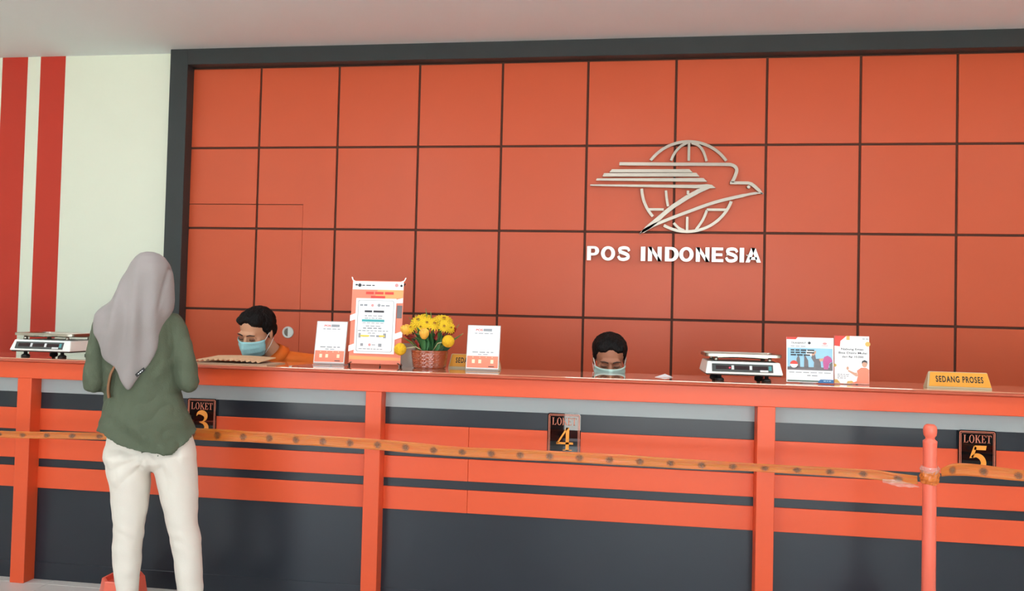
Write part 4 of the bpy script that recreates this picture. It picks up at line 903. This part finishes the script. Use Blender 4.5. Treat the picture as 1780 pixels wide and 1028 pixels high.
def clerk(hx, hy, label, headM, neck, lean, M_m, skin, seed, tilt=0.0):
    """hx, hy hips; lean = offset of the chest; headM places the head"""
    ch = Vector((hx+lean[0], hy+lean[1], .96+lean[2])); sl = ch+Vector((-.18, -.01, .10-tilt)); sr = ch+Vector((.18, -.01, .10+tilt))
    el = sl+Vector((-.05, -.02, -.27)); er = sr+Vector((.05, -.02, -.27)); wl = Vector((hx-.12, hy-.20, .735)); wr_ = Vector((hx+.12, hy-.20, .735))
    P = head_parts(headM); nb = Vector(neck)
    P += [tube([nb, headM @ Vector((0,.022,.06))], [.058,.052], 14), capsule([(hx,hy,.62), ch], [.13,.14], 16), ell(ch+Vector((0,0,.04)), (.19,.11,.14)), capsule([sl, el, wl], [.052,.042,.027]), capsule([sr, er, wr_], [.052,.042,.027])]
    P += hand_parts(to(wl, wl+Vector((.02,-.1,-.01))), -1, .3)+hand_parts(to(wr_, wr_+Vector((-.02,-.1,-.01))), 1, .3)
    for s in (-1, 1):
        P += [capsule([(hx+s*.09,hy,.60),(hx+s*.11,hy-.40,.59),(hx+s*.11,hy-.38,.09)], [.085,.062,.042])]+foot_parts(hx+s*.11, hy-.38, .012, -1)
    p = obj('person', union(P, .0048, 2), skin); tag(p, label, 'person')
    # hair: cap over the cranium with a short side and a fuller top
    H = [ell((0,.026,.158), (.087,.092,.078), 28, 18), ell((0,-.012,.194), (.070,.056,.040), 24, 14), ell((0,.060,.110), (.072,.060,.070), 24, 14), ell((.072,.010,.142), (.011,.034,.036)), ell((-.072,.010,.142), (.011,.034,.036)), ell((.034,-.044,.188), (.036,.028,.024)), ell((-.032,-.044,.190), (.038,.028,.024))]
    hm = union([xf(q, headM) for q in H], .0042, 1); displace(hm, lambda c: .0030*noise.noise((c.x*60, c.y*60, c.z*28+seed))+.0022*noise.noise((c.x*140, c.y*140, c.z*60)))
    obj('hair', hm, M_hair, p)
    # brows and lowered lids
    for s in (-1, 1):
        obj('eyebrow', join([xf(capsule([(s*.013,-.0945,.1330),(s*.030,-.0935,.1380),(s*.048,-.082,.1325)], [.0030,.0036,.0018], 8), headM)], True), M_brow, p)
        obj('eyelid', join([xf(ell((s*.031,-.0805,.1125), (.0145,.0075,.0075), 18, 10), headM)], True), M_lid, p)
        obj('eyelash', join([xf(capsule([(s*.017,-.0862,.1085),(s*.031,-.0892,.1058),(s*.046,-.0815,.1085)], .0016, 8), headM)], True), M_brow, p)
    mk = obj('face_mask', face_grid(headM, -74, 74,   .006, .102, .0115), M_m, p); md = mk.modifiers.new('s', 'SOLIDIFY'); md.thickness = .0015
    for s in (-1, 1):
        obj('mask_strap', join([xf(tube([(s*.070,-.036,.090),(s*.078,-.008,.116),(s*.080,.014,.134)], .0016, 6), headM), xf(tube([(s*.062,-.034,.020),(s*.076,-.004,.052),(s*.081,.022,.080)], .0016, 6), headM)], True), M_strap, mk)
    # shirt with collar
    up_ = [ell(ch+Vector((0,0,.045)), (.205,.125,.145)), capsule([(hx,hy,.64), ch], [.145,.150], 18), capsule([sl, el, el.lerp(wl, .25)], [.066,.056,.052]), capsule([sr, er, er.lerp(wr_, .25)], [.066,.056,.052]), ell(sl, (.075,.07,.06)), ell(sr, (.075,.07,.06)),
           capsule([sl+Vector((.02,0,.012)), nb+Vector((-.01,0,.0)), nb+Vector((.01,0,0)), sr+Vector((-.02,0,.012))], [.055,.060,.060,.055])]
    sm = union(up_, .006, 2); displace(sm, lambda c: .004*noise.noise((c.x*11, c.y*11, c.z*9+seed))); sh = obj('shirt', sm, M_shirt, p)
    ax = ((headM @ Vector((0,.022,.06)))-nb).normalized(); q = ax.to_track_quat('Z', 'Y').to_matrix().to_4x4(); V, F = [], []; n = 30
    for i in range(n+1):
        a = math.radians(-90+22+316*i/n) ; h = .040
        for r, z in ((.060,.030),(.063,.066),(.074,.040),(.088,.012)): V.append(T(*nb) @ q @ Vector((r*math.cos(a), r*math.sin(a), z)))
    for i in range(n):
        for j in range(3): F.append([i*4+j, (i+1)*4+j, (i+1)*4+j+1, i*4+j+1])
    co = obj('collar', mesh_from(V, F, smooth=True), M_shirt, sh); md = co.modifiers.new('s', 'SOLIDIFY'); md.thickness = .003
    ps = [capsule([(hx,hy+.01,.62),(hx,hy,.70)], [.14,.135], 16)]
    for s in (-1, 1): ps.append(capsule([(hx+s*.09,hy,.605),(hx+s*.11,hy-.40,.595),(hx+s*.11,hy-.385,.10)], [.10,.076,.060]))
    obj('trousers', union(ps, .008, 2), M_trdark, p)
    for s in (-1, 1): obj('shoe', union([xf(g, T(0,0,0)) for g in (ell((hx+s*.11,hy-.425,.036), (.048,.125,.036)), loft([(0,hx+s*.11-.046,hx+s*.11+.046,hy-.415,.13),(.014,hx+s*.11-.046,hx+s*.11+.046,hy-.415,.13)], 20))], .007, 2), M_shoe, p)
    st_ = thing('stool', 'stool under the '+('left' if hx < -1 else 'right')+' clerk behind the counter', 'stool', (hx, hy+.03, 0), 0, 'clerk stools')
    obj('seat', join([lathe([(.15,.44),(.165,.45),(.165,.465),(.15,.478)], 24)], True), M_blackpl, st_); obj('column', join([lathe([(.022,.03),(.022,.44)], 12)], True), M_wsteel, st_); obj('base', join([lathe([(.17,0),(.17,.012),(.03,.035)], 24)], True), M_blackpl, st_)
    return p
h1 = T(-1.985, 4.115, 1.165) @ Matrix.Rotation(math.radians(-10), 4, 'Z') @ Matrix.Rotation(math.radians(24), 4, 'X') @ Matrix.Rotation(math.radians(6), 4, 'Y') @ Matrix.Scale(1.10, 4)
clerk(-1.84, 4.42, 'person in orange shirt and blue face mask bent over the left counter', h1, (-1.915, 4.20, 1.12), (-.07, -.17, 0), M_mask, M_skin, 1.0, .03)
h2 = T(-0.045, 4.126, 1.078) @ Matrix.Rotation(math.radians(4), 4, 'Z') @ Matrix.Rotation(math.radians(22), 4, 'X') @ Matrix.Scale(1.06, 4)
clerk(-0.045, 4.42, 'person with short black hair and pale face mask behind the middle counter', h2, (-0.045, 4.20, 1.01), (0, -.18, -.11), M_maskw, M_skin2, 5.0)
